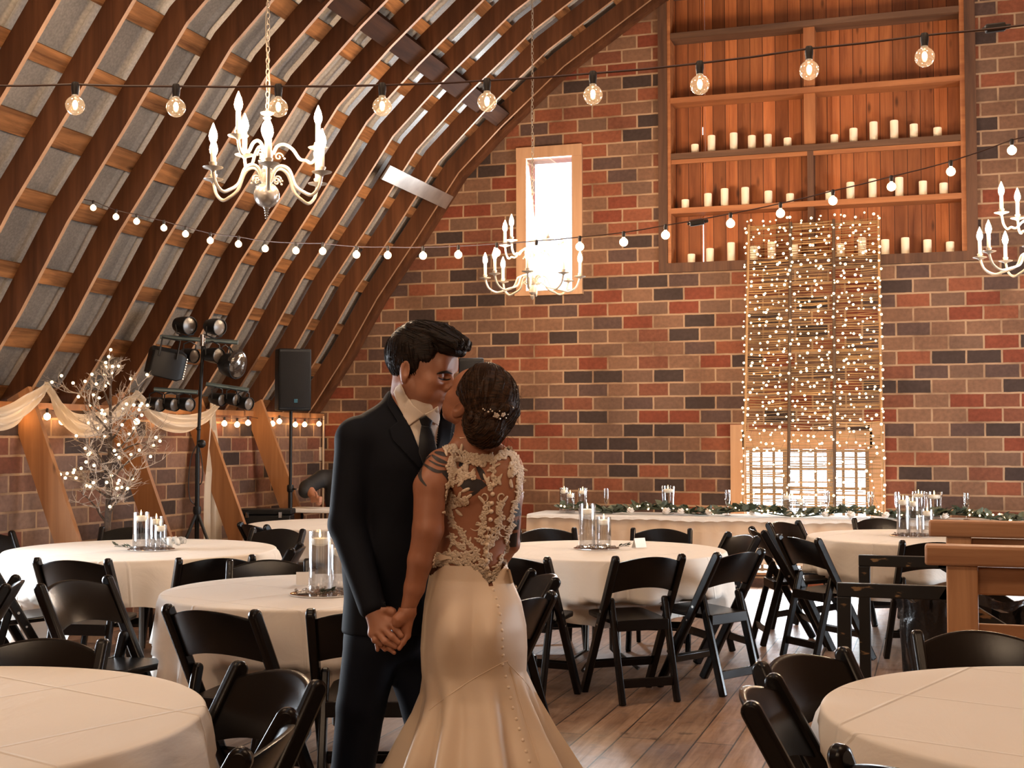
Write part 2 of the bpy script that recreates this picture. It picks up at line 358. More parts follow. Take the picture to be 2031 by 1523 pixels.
# walls
OPEN = [(-4.12, -3.62, 3.02, 4.44), (-1.98 + .13, -.62, .12, 1.39), (-2.62, .30, 3.25, 6.05)]   # window_1, window_2, boarded hay door
mb = MB()
xs = sorted({XL - .3, XR + .3} | {o[0] for o in OPEN} | {o[1] for o in OPEN}); zs = sorted({-.1, 7.2} | {o[2] for o in OPEN} | {o[3] for o in OPEN})
for i in range(len(xs) - 1):
    for j in range(len(zs) - 1):
        cx, cz = (xs[i] + xs[i + 1]) / 2, (zs[j] + zs[j + 1]) / 2
        if any(o[0] < cx < o[1] and o[2] < cz < o[3] for o in OPEN): continue
        mb.box((cx, YB + .15, cz), (xs[i + 1] - xs[i], .3, zs[j + 1] - zs[j]))
tag(mb.build('wall_back', BRB, smooth=0), 'brick end wall of the barn', kind='structure')
mb = MB(); mb.box((XL - .15, (7.1 + YB + .3) / 2, .80), (.3, YB + .3 - 7.1, 1.8)); mb.box((XL - .15, (YF - .3 + 4.9) / 2, .8), (.3, 4.9 - YF + .3, 1.8)); mb.box((XL - .15, 6.0, .1), (.3, 2.2, .4))
tag(mb.build('wall_left', BRL, smooth=0), 'low brick side wall under the rafters', kind='structure')
WALLW = plain('plank_wall', (.2, .11, .06), .8, var=.3)
mb = MB(); mb.box((XR + .15, (YF + 8.2) / 2 - .15, .80), (.3, 8.2 - YF + .3, 1.8)); mb.box((XR + .15, (10.6 + YB + .3) / 2, .8), (.3, YB + .3 - 10.6, 1.8)); mb.box((XR + .15, 9.4, .15), (.3, 2.4, .5))
tag(mb.build('wall_right', BRL, smooth=0), 'low brick wall on the far side of the barn', kind='structure')
mb = MB(); mb.box((XC, YF - .15, 3.6), (XR - XL + .6, .3, 7.4))
tag(mb.build('wall_front', WALLW, smooth=0), 'plank wall at the near end of the barn', kind='structure')
# metal roof sheets
def metalmat():
    m, nt, b = newmat('galvanised_sheet')
    tc = N(nt, 'ShaderNodeTexCoord'); nz = N(nt, 'ShaderNodeTexNoise'); nz.inputs['Scale'].default_value = 60; nz.inputs['Detail'].default_value = 3; L(nt, tc.outputs['Object'], nz.inputs['Vector'])
    n2 = N(nt, 'ShaderNodeTexNoise'); n2.inputs['Scale'].default_value = 1.6; n2.inputs['Detail'].default_value = 4; L(nt, tc.outputs['Object'], n2.inputs['Vector'])
    ad = N(nt, 'ShaderNodeMath', operation='ADD'); L(nt, nz.outputs['Fac'], ad.inputs[0]); L(nt, n2.outputs['Fac'], ad.inputs[1])
    r = ramp(nt, [(.35, (.15, .132, .115)), (.65, (.27, .243, .215))]); mu = N(nt, 'ShaderNodeMath', operation='MULTIPLY'); mu.inputs[1].default_value = .5; L(nt, ad.outputs[0], mu.inputs[0]); L(nt, mu.outputs[0], r.inputs[0])
    L(nt, r.outputs[0], b.inputs['Base Color']); b.inputs['Metallic'].default_value = .35; b.inputs['Roughness'].default_value = .55
    return m
GALV = metalmat()
OUT = offs(RAFT_D + .028)
mb = MB()
ys = []; y = 2.4
while y < YB + .3: ys.append(y); y += .02
# ribbed sheet: standing ribs every 0.29 m
def rib(y):
    t = (y % .292) / .292
    return .022 if .86 < t < .95 else 0
rows = []
for y in ys:
    k = rib(y); rows.append([Vector((p.x, y, p.y)) for p in offs(RAFT_D + .03 + .022 - k)])
n = len(OUT)
mb.add([p for r in rows for p in r], [(i * n + j, i * n + j + 1, (i + 1) * n + j + 1, (i + 1) * n + j) for i in range(len(rows) - 1) for j in range(n - 1)])
ceil = mb.build('ceiling', GALV, smooth=50); tag(ceil, 'ribbed metal roof over the rafters', kind='structure')
mb = MB(); O2 = offs(RAFT_D + .07)
A = [Vector((p.x, YF - .3, p.y)) for p in O2]; B = [Vector((p.x, YB + .3, p.y)) for p in O2]; mb.strip(A, B)
A = [Vector((2 * XC - p.x, YF - .3, p.y)) for p in O2]; B = [Vector((2 * XC - p.x, YB + .3, p.y)) for p in O2]; mb.strip(A, B)
mb.build('roof_deck', WALLW, ceil, smooth=60)
# horizontal sheathing boards (battens) behind the rafters
BAT = wood('batten_wood', (.30, .135, .052), (.045, .018, .008), 'Y', 1.0, .8, spec=.1)
s = .10; k = 0
while s < CUM[-1] - .2:
    p, d = prof_at(s); nrm = Vector((-d.y, d.x)); c = p + nrm * (RAFT_D + .013)
    w = .135 + .02 * math.sin(k * 2.1)
    mb = MB(); mb.bar((c.x, 2.6, c.y), (c.x, YB - .02, c.y), w, .024, (nrm.x, 0, nrm.y)); mb.build('batten', BAT, ceil)
    s += .50 + .03 * math.sin(k * 1.3); k += 1
# rafters: one curved laminated timber each
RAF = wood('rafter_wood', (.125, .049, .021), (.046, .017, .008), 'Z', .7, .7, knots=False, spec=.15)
RLIT = wood('rafter_lit_edge_wood', (.36, .215, .125), (.24, .13, .07), 'Z', .7, .6, knots=False, spec=.2)
RYS = [8.2 + .583 * i for i in range(-9, 9)]     # 2.95 .. 12.86
RYS = [y for y in RYS if y < 12.9] + [13.07]
OO = offs(RAFT_D)
def rafter_mesh(y, th=.042):
    mb = MB(); n = len(PV)
    vs = []
    for side in (-th / 2, th / 2):
        vs += [(p.x, y + side, p.y) for p in PV] + [(p.x, y + side, p.y) for p in OO]
    fs = []
    for i in range(n - 1):
        fs += [(i, i + 1, n + i + 1, n + i), (2 * n + i, 3 * n + i, 3 * n + i + 1, 2 * n + i + 1), (i, 2 * n + i, 2 * n + i + 1, i + 1), (n + i, n + i + 1, 3 * n + i + 1, 3 * n + i)]
    fs += [(0, n, 3 * n, 2 * n), (n - 1, 3 * n - 1, 4 * n - 1, 2 * n - 1)]
    mb.add(vs, fs); mb.m = [1 if (k < 4 * (n - 1) and k % 4 == 2) else 0 for k in range(len(fs))]; return mb      # inner edge coloured lighter, painting in the light from below
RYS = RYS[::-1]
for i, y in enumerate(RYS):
    o = rafter_mesh(y, .034 if i else .14).build('rafter', [RAF, RLIT] if i else [RAF, RAF], smooth=0)
    lab = 'heavy curved end rafter lying against the brick end wall' if i == 0 else 'curved brown timber roof rafter, %s out from the brick end wall' % (ORD[i - 1])
    tag(o, lab, 'rafter', 'curved roof rafters')
# raked braces from the floor up to every second rafter
BRC = wood('brace_wood', (.40, .19, .08), (.22, .095, .038), 'Z', .6, .65, knots=True)
for i, (y, xt) in enumerate([(7.03, -6.42), (8.2, -6.42), (9.36, -6.42), (10.54, -6.40), (11.68, -6.40)]):
    y -= .066; mb = MB(); w = .20
    a = Vector((xt, y, 1.86)); bt = Vector((xt + .47 * 1.62, y, 0.0)); d = (bt - a).normalized(); q = Vector((-d.z, 0, d.x))
    q = q if q.x < 0 else -q
    poly = [a, a + q * w + Vector((0, 0, -.02)), Vector((bt.x - w * 1.08, y, 0)), bt]
    mb.prism(poly, (0, .04, 0))
    tag(mb.build('brace_post', BRC, smooth=0), ['raked wooden brace board left of the twig tree, outside corner', 'raked wooden brace board just left of the lit twig tree', 'raked wooden brace board between twig tree and lighting stand', 'raked wooden brace board just behind the lighting stand tripod', 'raked wooden brace board behind the loudspeaker pole'][i], 'brace', 'raked braces along the side wall')
# plate on top of the low wall and back panel above it
mb = MB(); mb.box((XL - .08, (YB + 2.4) / 2, 1.72), (.2, YB - 2.4, .05)); tag(mb.build('trim_1', BRC, smooth=0), 'wooden sill plate on the low side wall', kind='structure')
# dark purlin nailed across the rafters, and the pale metal strap
PUR = wood('dark_purlin_wood', (.045, .019, .009), (.016, .007, .004), 'Y', .7, .9, knots=False, spec=.05)
p1 = onp(1035, 276, 1, 13.0)
sP = min(range(len(CUM) * 40), key=lambda q: (prof_at(q * CUM[-1] / (len(CUM) * 40))[0] - Vector((p1.x, p1.z))).length) * CUM[-1] / (len(CUM) * 40)
p, d = prof_at(sP); nrm = Vector((-d.y, d.x)); c = p + nrm * .085
mb = MB(); mb.bar((c.x, 3.0, c.y), (c.x, 13.1, c.y), .19, .11, (nrm.x, 0, nrm.y))
tag(mb.build('purlin', PUR, smooth=0), 'dark timber purlin let into the rafters high on the roof slope', 'beam')
pB = onp(893, 402, 1, 13.02)
sA = min(range(400), key=lambda q: (prof_at(q * CUM[-1] / 400)[0] - Vector((pB.x, pB.z))).length) * CUM[-1] / 400
p, d = prof_at(sA); nrm = Vector((-d.y, d.x)); c = p - nrm * .012
mb = MB(); mb.bar((c.x, 11.35, c.y), (c.x, 13.05, c.y), .155, .018, (nrm.x, 0, nrm.y))
tag(mb.build('roof_strap', plain('bare_tin', (.36, .33, .30), .4, .7, var=.3, vscale=3), smooth=0), 'pale bare metal strip fixed across the last rafters', 'strap')
# windows
TRIM = wood('window_trim_wood', (.55, .33, .19), (.40, .22, .12), 'Z', .7, .6, knots=False)
SASH = plain('sash_paint', (.17, .125, .085), .6)
PANE = glassy('window_glass', (1, 1, 1), .05)
w1 = thing('window_1', 'narrow tall bright window high in the brick wall', 'window', (-3.87, YB, 3.02), kind='structure')
mb = MB()
mb.box((-.305, -.012, .70), (.11, .05, 1.44)); mb.box((.305, -.012, .70), (.11, .05, 1.44)); mb.box((0, -.016, 1.475), (.72, .06, .12)); mb.box((0, -.02, -.02), (.74, .09, .05)); 
mb.build('window_frame', TRIM, w1, smooth=0)
mb = MB(); mb.box((0, .03, .71), (.5, .006, 1.42)); mb.build('pane', PANE, w1, smooth=0)
w2x0, w2x1, w2z0, w2z1 = OPEN[1]
w2 = thing('window_2', 'low wide bright window of small panes behind the head table', 'window', ((w2x0 + w2x1) / 2, YB, w2z0), kind='structure')
W, H = w2x1 - w2x0, w2z1 - w2z0; mb = MB()
for sx in (-1, 1): mb.box((sx * (W / 2 + .06), -.012, H / 2 + .07), (.14, .05, H + .3)); mb.box((sx * (W / 2 - .012), .12, H / 2), (.024, .24, H))
mb.box((0, -.012, H + .075), (W + .02, .05, .16)); mb.box((0, .12, H - .012), (W, .24, .024)); mb.box((0, .12, .012), (W, .26, .024)); mb.build('window_frame', TRIM, w2, smooth=0)
xs3 = [-W / 2 + .03, -W / 6 - .01, W / 6 + .01, W / 2 - .03]
for i in range(3):
    a, b2 = xs3[i], xs3[i + 1]; mb = MB(); zt = H - .03
    for x in (a + .018, b2 - .018): mb.box((x, .16, H / 2), (.036, .035, H - .05))
    for q in range(1, 3): mb.box((a + (b2 - a) * q / 3, .16, H / 2), (.030, .025, H - .05))
    for zz in [.04] + [zt - .19 * k for k in range(1, 7)]+[zt-.01]: mb.box(((a + b2) / 2, .16, zz), (b2 - a, .024, .026))
    sash = mb.build('sash', SASH, w2, smooth=0)
    mb = MB(); mb.box(((a + b2) / 2, .165, H / 2), (b2 - a - .03, .004, H - .06)); mb.build('pane', PANE, sash, smooth=0)

# ================================================================== SHELVED BOARD WALL, CANDLES, SCREEN, STRING LIGHTS
BRD = wood('barn_board', (.46, .155, .05), (.20, .056, .018), 'Z', .8, .65, plank=(0, .128, .006, (.05, .015, .006)))
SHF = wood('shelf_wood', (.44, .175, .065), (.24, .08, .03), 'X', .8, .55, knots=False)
SHD = wood('dark_shaded_shelf_wood', (.17, .085, .045), (.075, .036, .02), 'X', .8, .7, knots=False)
FRM = wood('dark_frame_wood', (.14, .065, .035), (.055, .026, .015), 'Z', .8, .7, knots=False)
sx0, sx1 = -2.70, .385; sz0 = 3.165; sb = YB + .22
sh = thing('shelving', 'boarded-up hay door fitted with wooden candle shelves, high on the brick wall', 'shelf', (0, YB, sz0))
def SB(mb, x0, x1, z0, z1, y0, y1): mb.box(((x0 + x1) / 2, (y0 + y1) / 2 - YB, (z0 + z1) / 2 - sz0), (x1 - x0, y1 - y0, z1 - z0))
mb = MB(); SB(mb, sx0, sx0 + .09, sz0, 6.6, YB - .03, YB + .05); SB(mb, sx1 - .10, sx1, sz0, 6.6, YB - .03, YB + .05); SB(mb, sx0 + .02, sx1 - .02, sz0 - .0, sz0 + .095, YB - .035, sb)
mb.build('frame', FRM, sh, smooth=0)
mb = MB(); xg = onp(1395, 480, 1, sb).x
xx = sx0 + .06; e = []
while xx < sx1 - .05: e.append(xx); xx += .128
for x in e:
    w = .126
    if x < xg < x + .128: SB(mb, x, xg - .005, sz0 + .05, 6.5, sb, sb + .02); SB(mb, xg + .005, x + w, sz0 + .05, 6.5, sb, sb + .02); 
    else: SB(mb, x, x + w + .0035, sz0 + .05, 6.5, sb + .004 * (int(x * 50) % 3), sb + .02)
SB(mb, xg - .02, xg + .02, 3.72, 4.62, sb + .02, sb + .03); SB(mb, xg - .02, xg + .02, 4.99, 6.4, sb + .02, sb + .03); SB(mb, xg - .02, xg + .02, 4.70, 4.93, sb + .02, sb + .03)
mb.build('board_back', BRD, sh, smooth=0)
for (a, b_) in ((sx0 + .085, sx0 + .125), (sx1 - .145, sx1 - .10)):
    mb = MB(); SB(mb, a, b_, sz0 + .08, 6.4, YB - .005, sb); mb.build('side_board', SHF, sh, smooth=0)
LX0, LX1 = sx0 + .125, sx1 - .145
mb = MB(); SB(mb, -1.235, -1.125, 4.40, 5.63, YB + .03, sb); mb.build('upright', wood('upright_wood', (.44, .175, .065), (.24, .08, .03), 'Z', .8, .55), sh, smooth=0)
mb = MB(); SB(mb, -1.205, -1.145, sz0 + .09, 4.34, YB + .01, sb); mb.build('upright', FRM, sh, smooth=0)
SHZ = [3.26, 3.825, 4.39, 4.965, 5.64]
for z, t, m in [(3.26, .0, None), (3.825, .055, SHF), (4.39, .06, SHD), (4.965, .055, SHF), (5.64, .06, SHD)]:  # middle shelf is dark timber; the top one's dark colour paints in shadow
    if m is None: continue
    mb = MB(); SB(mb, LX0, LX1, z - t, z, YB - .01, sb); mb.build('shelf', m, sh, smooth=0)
    if z == 4.39:
        mb = MB(); SB(mb, LX0, LX1, z - .105, z - .062, YB + .012, YB + .04); mb.build('shelf_rail', SHF, sh, smooth=0)
# candles
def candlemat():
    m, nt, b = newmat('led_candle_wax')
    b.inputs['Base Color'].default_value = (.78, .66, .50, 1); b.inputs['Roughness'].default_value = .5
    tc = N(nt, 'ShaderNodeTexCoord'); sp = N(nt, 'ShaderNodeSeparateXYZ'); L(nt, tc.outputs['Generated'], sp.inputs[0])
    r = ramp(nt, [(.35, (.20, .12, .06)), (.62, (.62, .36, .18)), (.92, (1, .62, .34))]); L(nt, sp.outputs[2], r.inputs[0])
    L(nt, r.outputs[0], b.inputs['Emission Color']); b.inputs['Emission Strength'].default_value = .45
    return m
CWAX = candlemat(); WICK = plain('wick', (.03, .02, .015), .9)
CH = [[(1378, 50), (1411, 91), (1455, 100), (1491, 78), (1523, 77), (1562, 50), (1655, 49), (1693, 77), (1733, 104), (1774, 105), (1813, 78), (1860, 51)],
      [(1359, 50), (1404, 77), (1437, 100), (1478, 100), (1524, 70), (1567, 50), (1645, 52), (1687, 95), (1731, 103), (1784, 105), (1831, 78), (1872, 61)],
      [(1371, 50), (1408, 75), (1450, 104), (1495, 75), (1530, 98), (1575, 78), (1667, 72), (1710, 98), (1756, 83), (1796, 85), (1840, 73), (1885, 56)]]
ROWN = ['upper', 'middle', 'bottom']; CM = {}
for r, row in enumerate(CH):
    z = [SHZ[2], SHZ[1], SHZ[0]][r]; vv = [295, 408, 522][r]
    for i, (u, hp) in enumerate(row):
        h = round(hp / 2.704 / 194 * 1.02, 2)
        x = onp(u, vv, 1, YB + .08).x
        nm = '%s ivory pillar candle, %s from the left on the %s candle shelf' % ('short' if h < .11 else 'medium' if h < .16 else 'tall', ORD[i], ROWN[r])
        if h not in CM:
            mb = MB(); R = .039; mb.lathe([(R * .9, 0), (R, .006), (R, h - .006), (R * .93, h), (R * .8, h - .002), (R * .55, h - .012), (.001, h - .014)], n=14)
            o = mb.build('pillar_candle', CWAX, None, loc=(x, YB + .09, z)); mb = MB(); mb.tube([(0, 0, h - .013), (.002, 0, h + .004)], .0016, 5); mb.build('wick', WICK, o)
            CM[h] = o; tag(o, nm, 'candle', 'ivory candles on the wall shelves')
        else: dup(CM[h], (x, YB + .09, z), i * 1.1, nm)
# bamboo screen and its fairy lights
REED = plain('reed', (.34, .20, .085), .6, var=.5, vscale=3); POLE = plain('screen_pole', (.075, .04, .02), .6); POLE2 = plain('screen_pole_light', (.36, .20, .085), .55)
def scr(s, t):    # s across 0..1, t up 0..1 -> world
    b0 = Vector((-1.815, 12.86, .76)); b1 = Vector((-.50, 12.90, .76)); t0 = Vector((-1.775, 13.10, 3.60)); t1 = Vector((-.52, 13.10, 3.62))
    return b0.lerp(b1, s).lerp(t0.lerp(t1, s), t)
scn = thing('bamboo_screen', 'tall see-through reed screen of three panels standing behind the head table', 'screen', scr(.5, 0))
so = scr(.5, 0)
rnd = random.Random(3)
for k, (a, b_) in enumerate(((0, .325), (.335, .655), (.665, 1))):
    mb = MB()
    for i in range(120):
        t = (i + .5 + rnd.uniform(-.3, .3)) / 120; dz = rnd.uniform(-.012, .012); sg = rnd.uniform(-.012, .008)
        p = [scr(a, t) - so, scr((a + b_) / 2, t) - so + Z * sg, scr(b_, t) - so + Z * dz]
        mb.tube(p, rnd.choice((.0022, .003, .003, .005, .0065)), 4, caps=False)
    mb.build('reed_panel', REED, scn)
for s, m, r in ((.004, POLE2, .013), (.33, POLE, .016), (.66, POLE, .016), (.997, POLE2, .013)):
    mb = MB(); mb.tube([scr(s, 0) - so + Vector((0, -.012, 0)), scr(s, 1.0) - so + Vector((0, -.012, 0))], r, 7); mb.build('pole', m, scn)
for t in (.06, .36, .55, .78, .985):
    mb = MB(); mb.tube([scr(0, t) - so + Vector((0, .012, 0)), scr(1, t) - so + Vector((0, .012, 0))], .010, 6); mb.build('rail', POLE2, scn)
FAIRY = glow('fairy_bulb', (1, .70, .38), 6.5); WIREG = plain('thin_wire', (.05, .035, .02), .6); FAIRY2 = glow('fairy_bulb_small', (1, .66, .33), 6.0, 'NONE')
fl = thing('fairy_light_curtain', 'curtain of warm fairy lights hung over the reed screen', 'string lights', so)
pts = []; wires = MB()
for c in range(18):
    s0 = -.005 + 1.01 * c / 17; strand = []
    n = 44
    for i in range(n):
        t = 1.005 - (i + rnd.uniform(-.45, .45)) / n * 1.02
        if t < .0: continue
        if t < .23 and rnd.random() < (.5 if .05 < s0 < .95 else .1): continue
        s = s0 + (rnd.uniform(-.028, .028) if 0 < c < 17 else rnd.uniform(-.014, .010))
        p = scr(s, t) - so + Vector((0, -.060 - rnd.random() * .02, 0)); strand.append(p); pts.append(p)
    wires.tube([p + Vector((.004, .012, 0)) for p in strand], .0014, 3, caps=False)
wires.build('wire', WIREG, fl, smooth=0)
rnd.shuffle(pts); proto = None
for p in pts[:100]:
    if proto is None:
        mb = MB(); mb.ball((0, 0, 0), .0125, 8, 6); proto = mb.build('bulb', FAIRY, fl, loc=p)
    else:
        o = proto.copy(); COL.objects.link(o); o.location = p; o.scale = [rnd.uniform(.75, 1.15)] * 3
mb = MB()
for p in pts[100:]: mb.ball(p, .0125 * rnd.uniform(.55, 1.15), 6, 4)
tag(mb.build('bulbs', FAIRY, fl), kind='stuff')
# globe string lights
GLOBE = glassy('lit_globe_glass', (1, .93, .84), .14, .28, (1, .62, .32)); FIL = glow('filament', (1, .72, .40), 26, 'NONE'); FILF = glow('far_globe', (1, .70, .40), 6.0); RUB = plain('black_rubber', (.02, .014, .011), .55); CAB = plain('brown_cable', (.07, .032, .02), .5)
def string_lights(label, bulbs, R, clear, ends, plug=None, gap=2.0, cat='string lights', cabr=.0032, sag=.35):
    """bulbs: list of (hang point) positions; a cable through them, a socket and a globe under each"""
    o0 = Vector(bulbs[0]); t = thing('string_light', label, cat, o0)
    path = [Vector(ends[0])]
    seq = [Vector(b) for b in bulbs] + ([Vector(ends[1])] if ends[1] is not None else [])
    for b in seq:
        a = path[-1]; path.append((a + b) / 2 - Z * (b - a).length * .02 * sag); path.append(b)
    mb = MB(); mb.tube([p - o0 for p in path], cabr, 5, caps=False); mb.build('cable', CAB, t)
    sk = gl = None
    for b in bulbs:
        b = Vector(b) - o0; rz = random.random() * 6
        if sk is None:
            mb = MB(); mb.lathe([(R * .32, .006), (R * .42, 0), (R * .42, -R * .55), (R * .36, -R * .9), (R * .36, -R * 1.1)], n=10); sk = mb.build('socket', RUB, t, loc=b)
            mb = MB(); c = -R * (1.1 + 1.12)
            pr = [(R * .30, -R * 1.05)] + [(R * math.sin(a), c + R * math.cos(a)) for a in [PI * (.13 + .87 * k / 10) for k in range(11)]]
            pr[-1] = (.0004, c - R); mb.lathe(pr, n=16); gl = mb.build('globe', GLOBE if clear else FILF, t, loc=b)
            if clear:
                mb = MB(); mb.ball((0, 0, c + R * .12), R * .27, 8, 6, sc=(1, 1, 1.7)); fi = mb.build('filament', FIL, gl)
        else:
            o = sk.copy(); COL.objects.link(o); o.location = b
            o = gl.copy(); COL.objects.link(o); o.location = b; o.rotation_euler = (0, 0, rz)
            for ch in gl.children: q = ch.copy(); COL.objects.link(q); q.parent = o
    if plug is not None:
        for p, dr, sc in plug:
            mb = MB(); d = Vector(dr).normalized(); p = Vector(p) - o0
            q = Vector((0, 0, 1)); mb.bar(p - d * .045 * sc, p + d * .04 * sc, .032 * sc, .036 * sc); mb.bar(p + d * .04 * sc, p + d * .065 * sc, .018 * sc, .02 * sc); mb.bar(p - d * .06 * sc, p - d * .045 * sc, .014 * sc, .016 * sc); mb.build('plug', RUB, t, bevel=.006 * sc)
    return t
def hang(u, v, d, R): return atd(u, v, d) + Z * R * 2.2
S1 = [(149, 207), (349, 211), (552, 211), (758, 209), (966, 200), (1176, 186), (1388, 166), (1605, 137), (1834, 111)]
R1 = .0265
b1 = [hang(u, v + 2, 3.62 - .1 * i / 8, R1) for i, (u, v) in enumerate(S1)]
string_lights('string of large clear globe bulbs across the foreground, above the couple', b1, R1, True, (atd(-60, 170, 3.7), atd(2110, 40, 3.45)), [(atd(1975, 55, 3.5), RT * 1 + Z * .12, .62)])
S2 = [(185, 412), (230, 430), (271, 439), (325, 452), (368, 464), (417, 477), (473, 484), (526, 493), (587, 497), (640, 498), (707, 505), (769, 506), (839, 507), (909, 505), (985, 501), (1064, 496), (1150, 489), (1237, 480), (1320, 466), (1449, 443), (1548, 423), (1652, 398), (1768, 370), (1886, 340), (2007, 298)]
R2 = .0215; b2 = []
for i, (u, v) in enumerate(S2):
    t = (u - 185) / 1822; d = 9.35 - 2.35 * min(1, t * 1.9) ** .8 - .9 * t
    b2.append(hang(u, v, d, R2))
e0 = atd(165, 395, 9.40)
string_lights('long swagged string of small lit globes between rafters and shelf wall', b2, R2, False, (e0, atd(2110, 250, 6.1)), [(atd(1383, 441, 6.5), RT * 1 + Z * .15, .85)])
S3 = [(5, 765), (105, 765), (280, 765), (370, 795), (490, 800), (612, 798), (810, 800), (950, 812), (1090, 802), (1250, 812), (1330, 815), (1405, 822), (1470, 812), (1615, 818), (1655, 805), (1750, 825), (1805, 825), (1890, 822)]
b3 = [onp(x / 2.987, 560 + y / 2.987 - 5, 0, XL + .07) for x, y in S3]
WGL = glow('wall_globe', (1, .55, .22), 30)
FILF_, FILF = FILF, WGL
string_lights('row of small lit globes along the top of the low brick wall', b3, .026, False, (onp(-40, 812, 0, XL + .07), Vector((XL + .07, 13.1, 1.68))), sag=1)

# ================================================================== CHAIRS, TABLES AND WHAT STANDS ON THEM
BLK = plain('black_resin', (.0048, .0034, .0028), .27, spec=.28, bump=.05, bscale=300)
def make_chair():
    t = thing('folding_chair', '-', 'chair')
    W = .205
    def up(z): return -.235 + .45 * (.80 - z) / .80      # y of an upright at height z
    ang = math.atan2(.45, .80)
    def board(x, a, b_, w, th, roundtop=True):
        mb = MB(); a = Vector(a); b_ = Vector(b_); d = (a - b_).normalized(); q = Vector((0, d.z, -d.y)); prof = []
        prof.append(Vector((x, b_.x, b_.y)) if False else None)
        pa, pb = Vector((x - th / 2, a.y, a.z)), Vector((x - th / 2, b_.y, b_.z)); poly = [pb - q * w / 2, pb + q * w / 2]
        if roundtop:
            for k in range(9):
                an = -PI / 2 + PI * k / 8; poly.append(pa + q * (w / 2 * -math.sin(an)) + d * (w / 2 * math.cos(an)))
        else: poly += [pa + q * w / 2, pa - q * w / 2]
        mb.prism(poly, (th, 0, 0)); return mb
    for s in (-1, 1):
        board(s * W, (0, up(.80), .80), (0, up(0), 0), .054, .038).build('leg', BLK, t, bevel=.011)
        board(s * (W - .037), (0, up(.555) + .004, .555), (0, -.245, 0), .044, .032).build('leg', BLK, t, bevel=.008)
    # curved back rest
    mb = MB(); n = 14; rings = []
    for i in range(n + 1):
        f = i / n * 2 - 1; x = f * (W - .012); bow = -.045 * (1 - f * f)
        zt = .782 + .036 * (1 - f * f); zb = .605 + .034 * (1 - f * f)
        r = []
        for (z, o) in ((zb, -.009), (zb + .01, -.011), (zt - .008, -.011), (zt, -.006), (zt, .006), (zt - .008, .010), (zb + .01, .010), (zb, .008)):
            r.append(Vector((x, up(z) + bow + o, z)))
        rings.append(r)
    mb.loft(rings); mb.build('backrest', BLK, t, smooth=50)
    # seat: shaped panel with a rim
    mb = MB(); pol = []
    for (x, y) in [(-.165, -.135), (.165, -.135), (.178, .05), (.178, .20), (.165, .235), (.13, .25), (-.13, .25), (-.165, .235), (-.178, .20), (-.178, .05)]:
        pol.append(Vector((x, y, .425 + .02 * (y + .135) / .385)))
    mb.prism(pol, (0, 0, .028)); mb.build('seat', BLK, t, bevel=.008)
    mb = MB(); mb.bar((-.16, -.150, .425), (.16, -.150, .425), .022, .062); mb.build('seat_rail', BLK, t, bevel=.004)
    mb = MB(); mb.bar((-W, up(.175), .175), (W, up(.175), .175), .022, .052, (0, -.5, .8)); mb.build('stretcher', BLK, t, bevel=.004)
    yr = -.245 + (up(.555) + .249) * .115 / .555
    mb = MB(); mb.bar((-W + .03, yr, .115), (W - .03, yr, .115), .022, .05); mb.build('stretcher', BLK, t, bevel=.004)
    mb = MB()
    for s in (-1, 1): mb.tube([(s * (W + .016), up(.50), .50), (s * (W + .020), up(.50), .50)], .008, 8); mb.tube([(s * (W + .016), up(.42), .42), (s * (W + .020), up(.42), .42)], .006, 8)
    mb.build('bolt', plain('bolt_steel', (.6, .55, .5), .3, 1), t)
    return t
CH0 = [make_chair()]
def rz_of(phi):   # phi: heading of the chair measured from straight away from the camera, + to the right
    d = FH * math.cos(math.radians(phi)) + RT * math.sin(math.radians(phi)); return math.atan2(-d.x, d.y)
CHAIRS_AT = []
def chair(u, d, phi, label, group, tuck=0):
    p = floor_at(u, d, .45); p.z = 0; p0 = p.copy(); a = rz_of(phi)
    for _ in range(60):      # keep the seat front and the front feet clear of the nearest cloth
        bad = None
        for c, r in TR:
            for x, y in ((-.22, -.21), (.22, -.21), (0, -.24)) if tuck else ((-.22, -.03), (.22, -.03), (0, -.2), (-.21, -.2), (.21, -.2)):
                q = p + Vector((x * math.cos(a) - y * math.sin(a), x * math.sin(a) + y * math.cos(a), 0))
                if (q - c).length < r + (.09 if tuck else .075): bad = c
        if bad is None: break
        p += (p - bad).normalized() * .012
    if (p - p0).length > .05: print('PUSH', round((p - p0).length, 2), u, d, label)
    CHAIRS_AT.append((p.copy(), a))
    if CH0: o = CH0.pop(); o.location = p; o.rotation_euler = (0, 0, rz_of(phi)); o['label'] = label; o['group'] = group; chair.proto = o
    else: o = dup(chair.proto, p, rz_of(phi), label, group)
    return o
